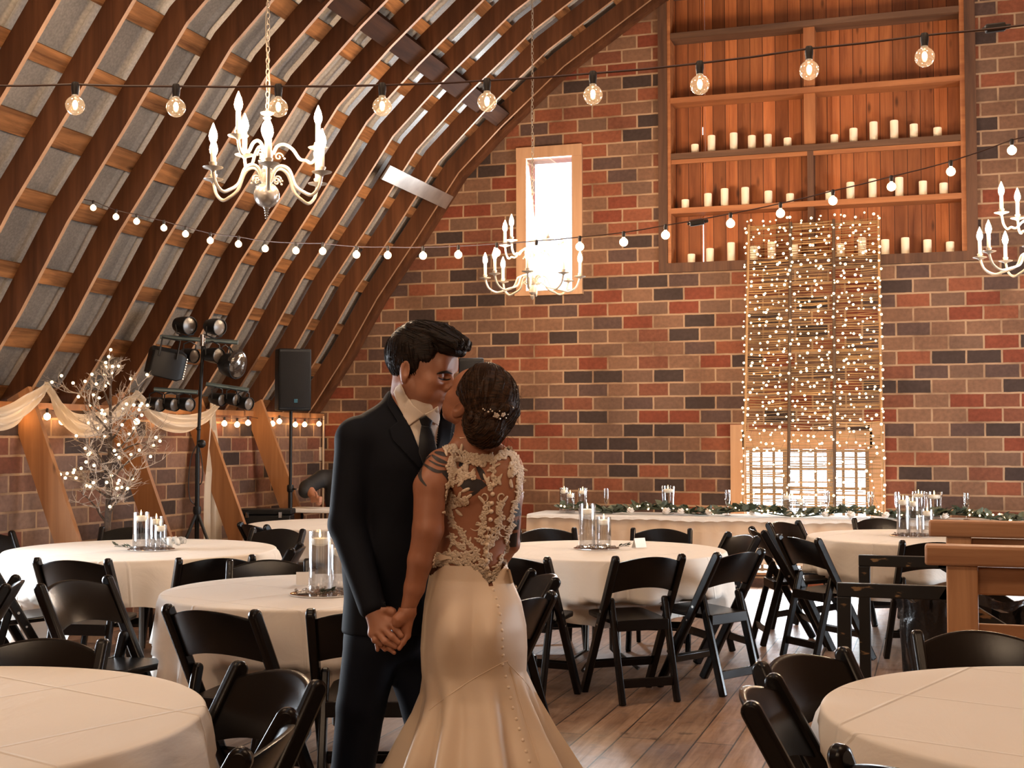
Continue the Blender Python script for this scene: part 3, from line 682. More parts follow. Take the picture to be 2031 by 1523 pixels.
# ---- round tables
LINEN = cloth('white_linen', (.78, .71, .63), .12, bump=.5, bscale=4); _nt = LINEN.node_tree; _bp = [n for n in _nt.nodes if n.type == 'BUMP'][0]; _src = _bp.inputs['Height'].links[0].from_socket
_tc = N(_nt, 'ShaderNodeTexCoord'); _mp = N(_nt, 'ShaderNodeMapping'); _mp.inputs['Rotation'].default_value = (0, 0, .33); _mp.inputs['Location'].default_value = (.03, .05, 0); L(_nt, _tc.outputs['Object'], _mp.inputs[0]); _sp = N(_nt, 'ShaderNodeSeparateXYZ'); L(_nt, _mp.outputs[0], _sp.inputs[0])
for _i, _w in ((0, .6), (1, .5)):      # the pressed fold lines of the linen
    _a = N(_nt, 'ShaderNodeMath', operation='PINGPONG'); _a.inputs[1].default_value = .27; L(_nt, _sp.outputs[_i], _a.inputs[0])
    _m = N(_nt, 'ShaderNodeMapRange'); _m.inputs['From Max'].default_value = .010; _m.inputs['To Min'].default_value = _w; _m.inputs['To Max'].default_value = 0; L(_nt, _a.outputs[0], _m.inputs['Value'])
    _d = N(_nt, 'ShaderNodeMath', operation='ADD'); L(_nt, _src, _d.inputs[0]); L(_nt, _m.outputs[0], _d.inputs[1]); _src = _d.outputs[0]
L(_nt, _src, _bp.inputs['Height'])
LEG = plain('table_leg_steel', (.12, .11, .10), .4, .8); TOPW = plain('table_ply', (.35, .22, .12), .6)
def tablecloth(c, r, label, seed, hem=.36, sq=None, rot=0.):
    rn = random.Random(seed); nA = 150; ph = [rn.uniform(0, 6.28) for _ in range(8)]
    def fold(a):
        x = .55 * math.sin(13 * a + ph[0] + 1.1 * math.sin(3 * a + ph[1])) + .35 * math.sin(21 * a + ph[2] + .9 * math.sin(2 * a + ph[3])) + .22 * math.sin(7 * a + ph[4])
        return x
    rings = []; zt = .755
    for f in (.02, .35, .7, .92): rings.append([Vector((r * f * math.cos(2 * PI * k / nA), r * f * math.sin(2 * PI * k / nA), zt)) for k in range(nA)])
    for da in (0, .25, .5, .75, 1.0):
        an = da * PI / 2; rr = r - .014 + .014 * math.sin(an); z = zt - .014 + .014 * math.cos(an)
        rings.append([Vector((rr * math.cos(2 * PI * k / nA), rr * math.sin(2 * PI * k / nA), z)) for k in range(nA)])
    nd = 14
    for j in range(1, nd + 1):
        t = j / nd; R = []
        for k in range(nA):
            a = 2 * PI * k / nA
            if sq: dr = min(.73, sq / max(abs(math.cos(a - rot)), abs(math.sin(a - rot))) - r)
            else: dr = zt - hem + .018 * math.sin(5 * a + ph[5]) + .022 * fold(a)
            amp = .050 * t ** .7; rr = r + .004 + amp * (fold(a) + .85) + .01 * t
            R.append(Vector((rr * math.cos(a), rr * math.sin(a), zt - .014 - (dr - .014) * t)))
        rings.append(R)
    mb = MB(); mb.loft(rings, cap=False); mb.add(rings[0], [tuple(range(nA))])
    # faint pressed creases on the top
    o = mb.build('tablecloth', LINEN, None, smooth=80, loc=(c.x, c.y, 0)); tag(o, label, 'tablecloth', 'white cloths on the round tables'); return o
def table(u, d, r, where, seed, **kw):
    c = floor_at(u, d, .75); c.z = 0
    t = thing('round_table', 'round banquet table under the white cloth %s' % where, 'table', c, seed * .7, 'round banquet tables')
    mb = MB(); mb.lathe([(r - .03, .715), (r - .022, .72), (r - .022, .742), (r - .03, .746)], n=48); mb.build('tabletop', TOPW, t)
    for k in range(4):
        a = k * PI / 2 + PI / 4; mb = MB(); mb.tube([(.10 * math.cos(a), .10 * math.sin(a), .715), (.12 * math.cos(a), .12 * math.sin(a), .10), (.26 * math.cos(a), .26 * math.sin(a), .014)], .014, 8); mb.build('leg', LEG, t)
    CLOTHS.append((c, r, tablecloth(c, r, 'white round tablecloth %s' % where, seed, **kw))); TR.append((c, r)); return c
TC = {}; TR = []; CLOTHS = []
TC['mid'] = table(640, 6.25, .757, 'just behind the groom', 1)
TC['lb'] = table(282, 8.55, .865, 'with the three-candle centrepiece near the twig tree', 2, sq=1.13, rot=.55)
TC['rb'] = table(1195, 8.5, .80, 'right behind the bride, before the head table', 3)
TC['fr'] = table(1822, 9.6, .80, 'farthest to the right, beside the cedar railing', 4)
TC['rf'] = table(2239, 3.40, .78, 'cut off by the bottom right corner', 5)
TC['lf'] = table(-202, 3.40, .78, 'cut off by the bottom left corner', 6)
TC['fl'] = table(673, 11.05, .77, 'far back beside the loudspeaker, behind the groom', 7)
chairs_spec = [
(181, 7.36, 8, 'black folding chair, back to us, at the near side of the twig-tree table', 'chairs round the twig-tree table'),
(405, 7.45, -28, 'black folding chair at the near right of the table by the twig tree', 'chairs round the twig-tree table'),
(250, 9.2, 178, 'black folding chair on the far side of the table by the twig tree, left one', 'chairs round the twig-tree table'),
(481, 9.15, 200, 'black folding chair on the far side of the table by the twig tree, right one', 'chairs round the twig-tree table'),
(10, 8.95, 125, 'black folding chair at the far left of the table by the twig tree', 'chairs round the twig-tree table'),
(40, 7.55, 55, 'black folding chair at the left edge, facing the table by the twig tree', 'chairs round the twig-tree table'),
(488, 5.28, 24, 'black folding chair with its wide back to us, before the table behind the groom', 'chairs round the table behind the groom'),
(378, 6.05, 118, 'black folding chair with shining backrest, left of the table behind the groom', 'chairs round the table behind the groom'),
(533, 6.80, 172, 'black folding chair on the far side of the table behind the groom', 'chairs round the table behind the groom', 1),
(735, 5.25, 0, 'black folding chair whose seat shows between the groom and the bridal skirt', 'chairs round the table behind the groom'),
(500, 8.0, 268, 'black folding chair seen edge-on between the two left tables', 'chairs round the twig-tree table'),
(562, 10.25, 50, 'black folding chair beside the far back left table, near the loudspeaker', 'chairs round the far back left table'),
(978, 6.28, -105, 'black folding chair right of the bride, its shining backrest turned to us', 'chairs round the table behind the groom'),
(948, 5.58, -52, 'black folding chair close beside the bridal skirt, its back to us', 'chairs round the table behind the groom'),
(1053, 7.50, 25, 'black folding chair at the near left of the table behind the bride', 'chairs round the table behind the bride'),
(1252, 7.54, -20, 'black folding chair squarely in view before the table behind the bride', 'chairs round the table behind the bride'),
(1405, 7.80, -42, 'black folding chair at the near right of the table behind the bride', 'chairs round the table behind the bride'),
(1402, 8.85, -108, 'black folding chair at the right side of the table behind the bride', 'chairs round the table behind the bride'),
(1095, 9.3, 172, 'black folding chair on the far side of the table behind the bride, left one', 'chairs round the table behind the bride'),
(1300, 9.2, 190, 'black folding chair on the far side of the table behind the bride, right one', 'chairs round the table behind the bride'),
(1640, 8.85, 64, 'black folding chair at the near left of the far right table, back to us', 'chairs round the far right table'),
(1568, 9.5, 88, 'black folding chair at the left of the far right table, seen sideways', 'chairs round the far right table'),
(1610, 10.1, 135, 'black folding chair at the far left of the far right table', 'chairs round the far right table'),
(1765, 10.5, 175, 'black folding chair on the far side of the far right table', 'chairs round the far right table'),
(1835, 8.6, 2, 'black folding chair before the far right table, beside the cedar post', 'chairs round the far right table'),
(1730, 3.78, 139, 'black folding chair at the far left of the bottom right table', 'chairs round the bottom right table', 1),
(1700, 3.36, 109, 'black folding chair seen edge-on at the left of the bottom right table', 'chairs round the bottom right table', 1),
(1962, 2.78, 50, 'black folding chair cut off by the bottom edge, near left of the bottom right table', 'chairs round the bottom right table'),
(2030, 4.05, 182, 'black folding chair on the far side of the bottom right table, against the railing', 'chairs round the bottom right table'),
(0, 3.97, 182, 'black folding chair on the far side of the bottom left table', 'chairs round the bottom left table', 1),
(165, 3.47, 228, 'black folding chair at the far right of the bottom left table', 'chairs round the bottom left table', 1),
(290, 3.0, 274, 'black folding chair cut off by the bottom edge, right of the bottom left table', 'chairs round the bottom left table'),
(-90, 6.0, 255, 'black folding chair cut off by the left edge, above the bottom left table', 'chairs at the left edge'),
]
for a in chairs_spec: chair(*a)
# the hanging cloth gives way where a chair is pushed against it
for c, r, o in CLOTHS:
    near = [(p, a) for p, a in CHAIRS_AT if (p - c).length < r + .6]
    for v in o.data.vertices:
        if v.co.z > .735 or math.hypot(v.co.x, v.co.y) < r - .03: continue
        q = Vector((v.co.x, v.co.y, 0)); rad = q.length; dr = q / rad
        for p, a in near:
            ca, sa = math.cos(a), math.sin(a)
            for _ in range(40):
                w = c + dr * rad - p; x = w.x * ca + w.y * sa; y = -w.x * sa + w.y * ca
                ym = .305 if v.co.z < .50 else (-.235 + .45 * (.80 - v.co.z) / .80 + .065); ax = abs(x); fade = 1 if ax < .26 else max(0, 1 - (ax - .26) / .09)
                if fade <= 0 or y >= ym - (1 - fade) * .30 or rad < (.40 if v.co.z < .67 else r - .004) or y < -.35: break
                rad -= .012
        v.co.x, v.co.y = dr.x * rad, dr.y * rad
# ---- glass vases with floating candles
GLASS = glassy('clear_vase_glass', (.97, .97, .97), .13); WATER = glassy('vase_water', (.93, .94, .95), .05); WAX = plain('white_wax', (.85, .78, .66), .5, emit=.25, ecol=(1, .7, .42)); FLAME = glow('candle_flame', (1, .62, .22), 22)
def vase(p, R, h, label, group, flare=0, candle=True, clab=None, lit=True):
    t = thing('glass_vase', label, 'vase', p, 0, group); mb = MB(); Rt = R * (1 + flare)
    mb.lathe([(R * .92, 0), (R, .006), (R + (Rt - R) * .3, h * .5), (Rt, h), (Rt - .004, h), (R + (Rt - R) * .3 - .004, h * .5), (R - .004, .012), (.001, .012)], n=20); mb.build('glass', GLASS, t)
    wl = h * .80; mb = MB(); rw = R + (Rt - R) * .6 - .006; mb.lathe([(R - .006, .014), (rw, wl), (.001, wl)], n=18); mb.build('water', WATER, t)
    if candle:
        q = Vector(p) + Z * (wl - .012); rc_ = rw * .86
        o = MB(); o.lathe([(rc_ * .5, 0), (rc_ * .9, .006), (rc_, .016), (rc_ * .96, .034), (rc_ * .8, .036), (.001, .032)], n=16); c = o.build('floating_candle', WAX, None, loc=q); tag(c, clab, 'candle', 'floating candles')
        o = MB(); o.tube([(0, 0, .033), (0, 0, .042)], .0012, 5); o.build('wick', WICK, c)
        if lit: o = MB(); o.lathe([(.001, .038), (.0055, .046), (.0045, .056), (.0004, .074)], n=8); o.build('flame', FLAME, c)
    return t
LEAF = plain('eucalyptus_leaf', (.105, .125, .085), .6, var=.35, vscale=9); LEAFD = plain('dark_leaf', (.045, .06, .032), .6, var=.3); GEM = glassy('gem_glass', (.95, .95, .95), .3); RIB = cloth('organza', (.82, .80, .76), .4); CARD = plain('white_card', (.85, .82, .77), .7); MIRR = plain('mirror_plate', (.8, .8, .8), .06, 1)
def leaf(mb, p, d, up, l, w, fold=.15):
    d = Vector(d).normalized(); up = Vector(up); s = d.cross(up).normalized(); n = s.cross(d)
    A = [p, p + d * l * .3 + s * w * .45 + n * fold * w, p + d * l * .65 + s * w * .42 + n * fold * w, p + d * l, p + d * l * .65 - s * w * .42 + n * fold * w, p + d * l * .3 - s * w * .45 + n * fold * w, p + d * l * .5]
    mb.add(A, [(0, 1, 6), (1, 2, 6), (2, 3, 6), (3, 4, 6), (4, 5, 6), (5, 0, 6)])
def sprig(p, ang, n, L_, label, mat=LEAF, seed=1, size=.04):
    rn = random.Random(seed); t = thing('leaf_sprig', label, 'leaves', p); mb = MB(); d = Vector((math.cos(ang), math.sin(ang), .12)); mb.tube([(0, 0, .006), d * L_ * .5 + Z * .01, d * L_ + Z * .004], .0018, 5); mb.build('stem', LEAFD, t)
    mb = MB()
    for i in range(n):
        a = ang + rn.uniform(-1.3, 1.3); q = d * L_ * (i + .5) / n + Z * .01
        leaf(mb, q, (math.cos(a), math.sin(a), rn.uniform(.1, .9)), (0, 0, 1), size * rn.uniform(.8, 1.3), size * rn.uniform(.5, .8))
    mb.build('leaf', mat, t); return t
def gems(p, R, n, label, seed):
    rn = random.Random(seed); mb = MB()
    for _ in range(n):
        a = rn.uniform(0, 6.28); r = R * math.sqrt(rn.random()); mb.ball((r * math.cos(a), r * math.sin(a), .009), rn.uniform(.006, .010), 6, 4, sc=(1, 1, .8))
    o = mb.build('glass_gems', GEM, None, loc=p, smooth=0); tag(o, label, 'glass gems', kind='stuff'); return o
def centre(key, where, u, v, vs, seed, card=None, plate=.15):
    c = onp(u, v, 2, .757); gp = 'glass cylinder vases on the round tables'
    mb = MB(); mb.lathe([(plate, 0), (plate, .005), (plate - .004, .006), (.001, .006)], n=32); tag(mb.build('mirror_plate', MIRR, None, loc=c), 'round mirror plate under the candle vases on the table %s' % where, 'plate', 'mirror plates')
    top = c + Z * .0065
    for i, (uu, dd, R, h, nm) in enumerate(vs):
        p = top + RT * ((uu - u) / F * (c - CAM).dot(FW)) + FH * dd
        vase(p, R, h, '%s glass cylinder vase with water on the table %s' % (nm, where), gp, clab='lit white candle floating in the %s vase on the table %s' % (nm, where))
    gems(top, plate * .9, 60, 'clear glass gems scattered on the mirror plate %s' % where, seed)
    return c
c = centre('lb', 'near the twig tree', 300, 1090, [(279, 0, .052, .235, 'tall'), (302, .09, .045, .20, 'middle'), (320, -.03, .042, .155, 'short')], 1)
sprig(c - RT * .10 + Z * .007 - FH * .06, math.atan2(-RT.y, -RT.x), 9, .12, 'grey-green leaf sprig at the left end of the centrepiece near the twig tree', seed=5)
mb = MB(); rn = random.Random(4)
for i in range(9):
    a = i * .7; q = Vector((.03 * math.cos(a), .03 * math.sin(a), .01)); pts = [q + Vector((math.cos(a) * .05 * math.sin(PI * k / 8), math.sin(a) * .05 * math.sin(PI * k / 8), .05 * abs(math.sin(PI * k / 8 + i)) + .01)) for k in range(9)]
    mb.strip([p_ - Vector((math.sin(a), -math.cos(a), 0)) * .016 for p_ in pts], [p_ + Vector((math.sin(a), -math.cos(a), .3)) * .016 for p_ in pts])
tag(mb.build('ribbon_bow', RIB, None, loc=c + RT * .15 + Z * .008 - FH * .02, solid=.001), 'white organza ribbon bow beside the vases near the twig tree', 'ribbon')
c = centre('mid', 'behind the groom', 640, 1178, [(634, 0, .052, .285, 'tall'), (672, .05, .046, .22, 'short')], 2)
sprig(c - FH * .10 + Z * .007 + RT * .0, math.atan2(RT.y, RT.x), 8, .07, 'small dark green leaf sprig before the vase behind the groom', LEAFD, 6, .035)
def tent(p, ang, label):
    mb = MB(); w = .045; mb.prism([Vector((-w, 0, 0)), Vector((w, 0, 0)), Vector((w, .018, .062)), Vector((-w, .018, .062))], (0, .0008, 0)); mb.prism([Vector((-w, .045, 0)), Vector((w, .045, 0)), Vector((w, .019, .062)), Vector((-w, .019, .062))], (0, .0008, 0))
    o = mb.build('place_card', CARD, None, loc=p, smooth=0); o.rotation_euler = (0, 0, ang); tag(o, label, 'card'); return o
tent(onp(606, 1160, 2, .757), .5, 'white tent card left of the tall vase behind the groom')
c = centre('rb', 'behind the bride', 1183, 1088, [(1165, 0, .055, .285, 'tall'), (1197, -.03, .048, .20, 'short')], 3)
sprig(c + RT * .13 + Z * .007 - FH * .05, math.atan2(RT.y, RT.x), 7, .08, 'green leaf sprig right of the vases behind the bride', LEAFD, 9)
tent(onp(1272, 1086, 2, .757), .9, 'white folded card right of the centrepiece behind the bride')
c = centre('fr', 'beside the cedar railing', 1808, 1063, [(1792, 0, .048, .29, 'tall left'), (1815, .05, .05, .275, 'tall right'), (1838, -.02, .046, .19, 'short')], 4, plate=.16)
# ---- head table along the end wall
ht = thing('head_table', 'long head table under beige cloth along the brick end wall', 'table', (-1.0, 12.32, 0))
HX0, HX1, HY0, HY1 = -2.74, 2.9, -.34, .32
mb = MB(); mb.box(((HX0 + HX1) / 2, 0, .732), (HX1 - HX0 - .04, HY1 - HY0 - .03, .03)); mb.build('tabletop', TOPW, ht)
for x in (-2.6, -1.0, .6, 2.2):
    mb = MB(); mb.tube([(x, -.28, .715), (x, -.28, .01)], .015, 8); mb.tube([(x, .26, .715), (x, .26, .01)], .015, 8); mb.tube([(x, -.28, .2), (x, .26, .2)], .01, 8); mb.build('leg', LEG, ht)
TAN = cloth('beige_linen', (.66, .50, .36), .22)
mb = MB(); nx = 240; rows = []
def hx(i): return HX0 + (HX1 - HX0) * i / nx
def rip(i, t): x = hx(i); return (.014 * math.sin(x * 23 + 2 * math.sin(x * 3)) + .012 * math.sin(x * 41 + 1)) * t
for (y, z, t) in [(HY1 + .01, .45, .0), (HY1 + .01, .752, 0), (HY0 - .002, .752, 0), (HY0 - .014, .742, .1), (HY0 - .018, .62, .5), (HY0 - .022, .48, .8), (HY0 - .026, .34, 1)]:
    rows.append([Vector((hx(i), y - (rip(i, t) + .02 * t if y < 0 else 0), z)) for i in range(nx + 1)])
for a, b_ in zip(rows, rows[1:]): mb.strip(a, b_)
for x, sgn in ((HX0, -1),):
    A = [Vector((x - .004, y, .752)) for y in np.linspace(HY0, HY1, 14)]; B = [Vector((x - .025 - .012 * math.sin(y * 40), y, .36)) for y in np.linspace(HY0, HY1, 14)]; mb.strip(A, B)
hc = mb.build('tablecloth', TAN, None, smooth=80, loc=(-1.0, 12.32, 0)); tag(hc, 'long beige tablecloth covering the head table', 'tablecloth')
LACE0 = cloth('white_lace', (.86, .85, .83), .3, bump=.5, bscale=60)
mb = MB(); A = []; B = []; C_ = []; D = []
for i in range(nx * 2 + 1):
    x = HX0 + .01 + (HX1 - HX0 - .02) * i / nx / 2; A.append(Vector((x, HY1 - .06, .7565))); B.append(Vector((x, HY0 - .004, .7565))); C_.append(Vector((x, HY0 - .040, .744))); D.append(Vector((x, HY0 - .052 - .005 * math.sin(x * 30), .715 + .008 * abs(math.sin(x * 24)) + .006 * math.sin(x * 7))))
mb.strip(A, B); mb.strip(B, C_); mb.strip(C_, D)
tag(mb.build('table_runner', LACE0, None, smooth=80, loc=(-1.0, 12.32, 0)), 'white lace runner lying along the head table', 'runner')
# garland with roses and fairy lights
gt = thing('garland', 'eucalyptus garland with white roses and tiny lights along the head table', 'garland', (-1.0, 12.14, .76))
rn = random.Random(12); mbs = [MB(), MB()]; stem = []
for i in range(120):
    x = -2.45 + 5.2 * i / 119; stem.append(Vector((x, .05 * math.sin(x * 3.1), .03 + .02 * math.sin(x * 7))))
mb = MB(); mb.tube(stem, .006, 5); mb.build('stem', LEAFD, gt)
for i in range(620):
    p = stem[rn.randrange(120)] + Vector((rn.uniform(-.03, .03), rn.uniform(-.07, .07), rn.uniform(-.01, .02)))
    a = rn.uniform(0, 6.28); d = Vector((math.cos(a), math.sin(a) * .8, rn.uniform(-.1, 1.0))); p.z = max(p.z, .012)
    l = rn.uniform(.06, .115); leaf(mbs[rn.random() < .3], p, d, (rn.uniform(-.4, .4), rn.uniform(-.4, .4), 1), l, l * rn.uniform(.55, .9))
tag(mbs[0].build('leaves', LEAF, gt, smooth=0), kind='stuff'); tag(mbs[1].build('leaves', LEAFD, gt, smooth=0), kind='stuff')
ROSE = plain('white_rose', (.82, .76, .70), .7); rp = None
for x in (-1.75, -1.42, -1.28, -1.02, -.62, -.30, .02, .25, .55, 1.05, 1.5):
    q = Vector((x, -.05 + rn.uniform(-.05, .04), .045))
    if rp is None:
        mb = MB()
        for k in range(11):
            a = k * 2.4; r = .006 + .0022 * k; R = Matrix.Rotation(a, 3, 'Z') @ Matrix.Rotation(.5 + k * .07, 3, 'Y'); mb.ball(R @ Vector((r, 0, .004)), .027, 7, 5, sc=(.25, .8, 1), R=R)
        rp = mb.build('rose', ROSE, gt, loc=q)
    else: o = rp.copy(); COL.objects.link(o); o.location = q; o.rotation_euler = (0, 0, x * 9); o.scale = [rn.uniform(.8, 1.15)] * 3
bp_ = None
for i in range(70):
    p = stem[rn.randrange(120)] + Vector((rn.uniform(-.03, .03), rn.uniform(-.08, .02), rn.uniform(.0, .05)))
    if bp_ is None: mb = MB(); mb.ball((0, 0, 0), .009, 7, 5); bp_ = mb.build('bulb', FAIRY, gt, loc=p)
    else: o = bp_.copy(); COL.objects.link(o); o.location = p
def onht(u, v): return onp(u, v, 2, .7575)
gv = 'glass vases on the head table'; hx_ = 12.36
def htp(u, y=12.30): q = onp(u, 1000, 1, y); return Vector((q.x, y, .758))
for (u, R, h, nm, fl_, y) in [(1119, .047, .235, 'left of the three slim', 0, 12.34), (1131, .046, .195, 'front of the three slim', 0, 12.2), (1156, .047, .235, 'right of the three slim', 0, 12.30), (1325, .055, .265, 'flared', .2, 12.30), (1561, .05, .20, 'slim left window-lit', 0, 12.42), (1588, .05, .16, 'slim right window-lit', 0, 12.42), (1822, .056, .24, 'stout straight', 0, 12.42), (1853, .062, .235, 'wide flared', .22, 12.34)]:
    vase(htp(u, y), R, h, '%s glass vase on the head table' % nm, gv, fl_, True, 'white floating candle in the %s vase on the head table' % nm)
FL = glassy('flute_glass', (.95, .95, .95), .22); fp = None
for u, y, nm in [(1202, 12.28, 'right of the three slim vases'), (1443, 12.26, 'left of the lower window'), (1640, 12.4, 'before the bright panes'), (1727, 12.3, 'at the right end of the bright panes'), (1780, 12.28, 'left of the stout vases near the screen edge'), (1917, 12.26, 'standing alone right of the wide flared vase')]:
    lab = 'champagne flute on the head table, %s' % nm
    if fp is None:
        mb = MB(); mb.lathe([(.032, 0), (.032, .003), (.006, .008), (.0045, .03), (.0045, .085), (.016, .10), (.024, .14), (.0245, .235), (.023, .235), (.022, .14), (.014, .104), (.001, .10)], n=16)
        fp = mb.build('champagne_flute', FL, None, loc=htp(u, y)); tag(fp, lab, 'glass', 'champagne flutes on the head table')
    else: dup(fp, htp(u, y), 0, lab)

# ================================================================== CHANDELIERS, TREE, DJ GEAR, RAILINGS
IVO = plain('ivory_enamel', (.30, .25, .195), .32, spec=.5, var=.08); BULB = glow('candle_bulb', (1, .71, .46), 820); SIL = plain('silver_ball', (.34, .31, .28), .25, .6); SLV = plain('candle_sleeve', (.55, .46, .36), .5)
def bez(P, n=16):
    P = [Vector(p) for p in P]; out = []
    for k in range(n + 1):
        t = k / n; Q = P
        while len(Q) > 1: Q = [a.lerp(b, t) for a, b in zip(Q, Q[1:])]
        out.append(Q[0])
    return out
def spline(P, n=6):
    P = [Vector(p) for p in P]; out = []
    for i in range(len(P) - 1):
        p0, p1, p2, p3 = P[max(i - 1, 0)], P[i], P[i + 1], P[min(i + 2, len(P) - 1)]
        for k in range(n):
            t = k / n; out.append(.5 * ((2 * p1) + (p2 - p0) * t + (2 * p0 - 5 * p1 + 4 * p2 - p3) * t * t + (3 * p1 - p0 - 3 * p2 + p3) * t ** 3))
    return out + [P[-1]]
def chandelier(label, pos, tiers, body, ball, top, chain_to, light):
    """tiers: (n, start angle, hub z, arm reach R, cup z, dip z, rise z)"""
    t = thing('chandelier', label, 'chandelier', pos)
    mb = MB(); mb.lathe(body, n=20); mb.build('column', IVO, t)
    if ball:
        mb = MB(); mb.ball((0, 0, ball[0]), ball[1], 22, 14); mb.build('ball', SIL, t)
        mb = MB(); z = ball[0] - ball[1]
        for k in range(4): mb.ball((0, 0, z - .012 - k * .013), .011 - .0015 * k, 10, 6, sc=(1.2, 1.2, .7))
        mb.build('finial', SIL, t)
    scr_ = None
    for (n, a0, hz, R, cz, dz, rz) in tiers:
        arm = cup = sl = bu = None
        for k in range(n):
            a = a0 + 2 * PI * k / n
            if arm is None:
                mb = MB(); pts = spline([(.03, 0, hz), (.05, 0, hz + rz * .8), (.085, 0, hz + rz), (.125, 0, hz + rz * .55), (.16, 0, (hz + dz) / 2), (.16 + (R - .16) * .35, 0, dz + .012), (.16 + (R - .16) * .62, 0, dz), (.16 + (R - .16) * .88, 0, dz + (cz - dz) * .35), (R, 0, cz)])
                mb.tube(pts, .0085, 8)
                # small scroll under the shoulder
                sc = [(.045 + .022 * (1 - q / 16) * math.cos(q * .55) + .012, 0, hz - .012 + .022 * (1 - q / 16) * math.sin(q * .55)) for q in range(15)]; mb.tube(sc, .004, 6)
                mb.ball((.085, 0, hz - .02), .006, 8, 5)
                arm = mb.build('arm', IVO, t)
                mb = MB(); mb.lathe([(.008, cz - .012), (.014, cz - .004), (.047, cz + .006), (.050, cz + .010), (.046, cz + .011), (.016, cz + .006), (.015, cz + .02), (.019, cz + .026), (.019, cz + .034), (.013, cz + .036)], c=(R, 0, 0), n=16); cup = mb.build('cup', IVO, arm)
                mb = MB(); mb.lathe([(.0125, cz + .03), (.0125, cz + .125), (.010, cz + .128)], c=(R, 0, 0), n=12); sl = mb.build('candle_sleeve', SLV, arm)
                mb = MB(); mb.lathe([(.008, cz + .124), (.017, cz + .142), (.0205, cz + .160), (.016, cz + .184), (.0075, cz + .206), (.0006, cz + .224)], c=(R, 0, 0), n=12); bu = mb.build('bulb', BULB, arm)
                arm.rotation_euler = (0, 0, a)
            else:
                o = arm.copy(); COL.objects.link(o); o.rotation_euler = (0, 0, a)
                for c in (cup, sl, bu): q = c.copy(); COL.objects.link(q); q.parent = o
    # chain
    zt = top; mb = MB(); k = 0; zz = chain_to - pos.z
    while zt < zz:
        pl = [(.009 * math.cos(q), 0, .017 * math.sin(q)) if k % 2 == 0 else (0, .009 * math.cos(q), .017 * math.sin(q)) for q in [2 * PI * j / 10 for j in range(10)]]
        mb.tube([Vector(p) + Z * (zt + .017) for p in pl], .0026, 5, closed=True); zt += .0285; k += 1
    mb.build('chain', IVO, t)
    mb = MB(); mb.tube([(.012 * math.sin(q * 1.3), .008 * math.cos(q), top + (zz - top) * q / 24) for q in range(25)], .0022, 5); mb.build('cord', IVO, t)
    return t
q1 = 6.5 / 2600
c1 = atd(529, 387, 6.5)
CHL = 3.2
chandelier('ivory chandelier with a silver ball hanging nearest, above the left tables', c1, [(6, -1.04, .085, .300, .088, -.012, .055), (3, -1.648, .205, .25, .235, .165, .05)],
           [(.012, -.07), (.02, -.06), (.03, .05), (.026, .06), (.034, .075), (.034, .10), (.022, .112), (.03, .125), (.016, .14), (.016, .175), (.026, .19), (.03, .205), (.026, .222), (.014, .235), (.012, .27), (.026, .30), (.031, .325), (.024, .355), (.012, .375), (.022, .385), (.012, .395), (.030, .405), (.034, .412), (.012, .418), (.006, .43)], (0, .064), .43, 5.9, [(.30, 36 * CHL)])
def big(label, u, v, d, chain_to, a0):
    c = atd(u, v, d)
    chandelier(label, c, [(8, a0, .03, .40, .06, -.055, .05), (5, a0 + .3, .25, .255, .345, .24, .055)],
               [(.004, -.12), (.012, -.11), (.018, -.09), (.008, -.08), (.03, -.06), (.034, -.02), (.022, .0), (.036, .02), (.036, .045), (.016, .06), (.02, .12), (.03, .17), (.022, .21), (.034, .235), (.034, .265), (.014, .28), (.018, .33), (.028, .38), (.012, .42), (.024, .45), (.008, .47)], None, .47, chain_to, [(.35, 60 * CHL)])

big('ivory two-tier chandelier hanging before the tall narrow window', 1056, 566, 11.0, 6.0, .2)
big('ivory two-tier chandelier cut off by the right edge of the photo', 2064, 522, 9.0, 5.8, .55)
# ---- twig tree with lights
BARK = plain('twig_bark', (.075, .05, .035), .8, var=.6, vscale=25); FROST = plain('frosted_twig', (.42, .35, .29), .85, var=.5, vscale=30)
td = 9.75; tb = floor_at(212, td, 0)
tt = thing('twig_tree', 'bare artificial twig tree wound with small warm lights by the brick side wall', 'tree', tb)
rn = random.Random(21); mb = MB(); twigs = MB(); tips = []
px = td / F
def P(u, v, dd=0): return RT * ((u - 212) * px) + Z * (1.48 + (868 - v) * px) + FH * dd
trunk = [P(209, 1245), P(210, 1060), P(212, 1000), P(213, 930), P(214, 860), P(213, 790), P(213, 716)]
trunk = spline(trunk, 5); n = len(trunk)
mb.tube(trunk, [.030 - .025 * i / n for i in range(n)], 8)
def branch(p, d, l, r, lev):
    m = 7; pts = [p]; dd = d.copy()
    for i in range(m):
        dd = (dd + Vector((rn.uniform(-.25, .25), rn.uniform(-.25, .25), rn.uniform(-.16, .22)))).normalized(); pts.append(pts[-1] + dd * l / m)
    (mb if lev == 0 else twigs).tube(pts, [r * (1 - .75 * i / m) for i in range(m + 1)], 5 if lev == 0 else 4)
    if lev >= 1: tips.append(pts[-1])
    if lev < 3:
        for k in range((7, 5, 2)[lev]):
            q = pts[rn.randrange(2, m + 1)]; s = Vector((rn.uniform(-1, 1), rn.uniform(-1, 1), rn.uniform(-.5, .8))); branch(q, (dd * .7 + s).normalized(), l * rn.uniform(.35, .6), r * .5, lev + 1)
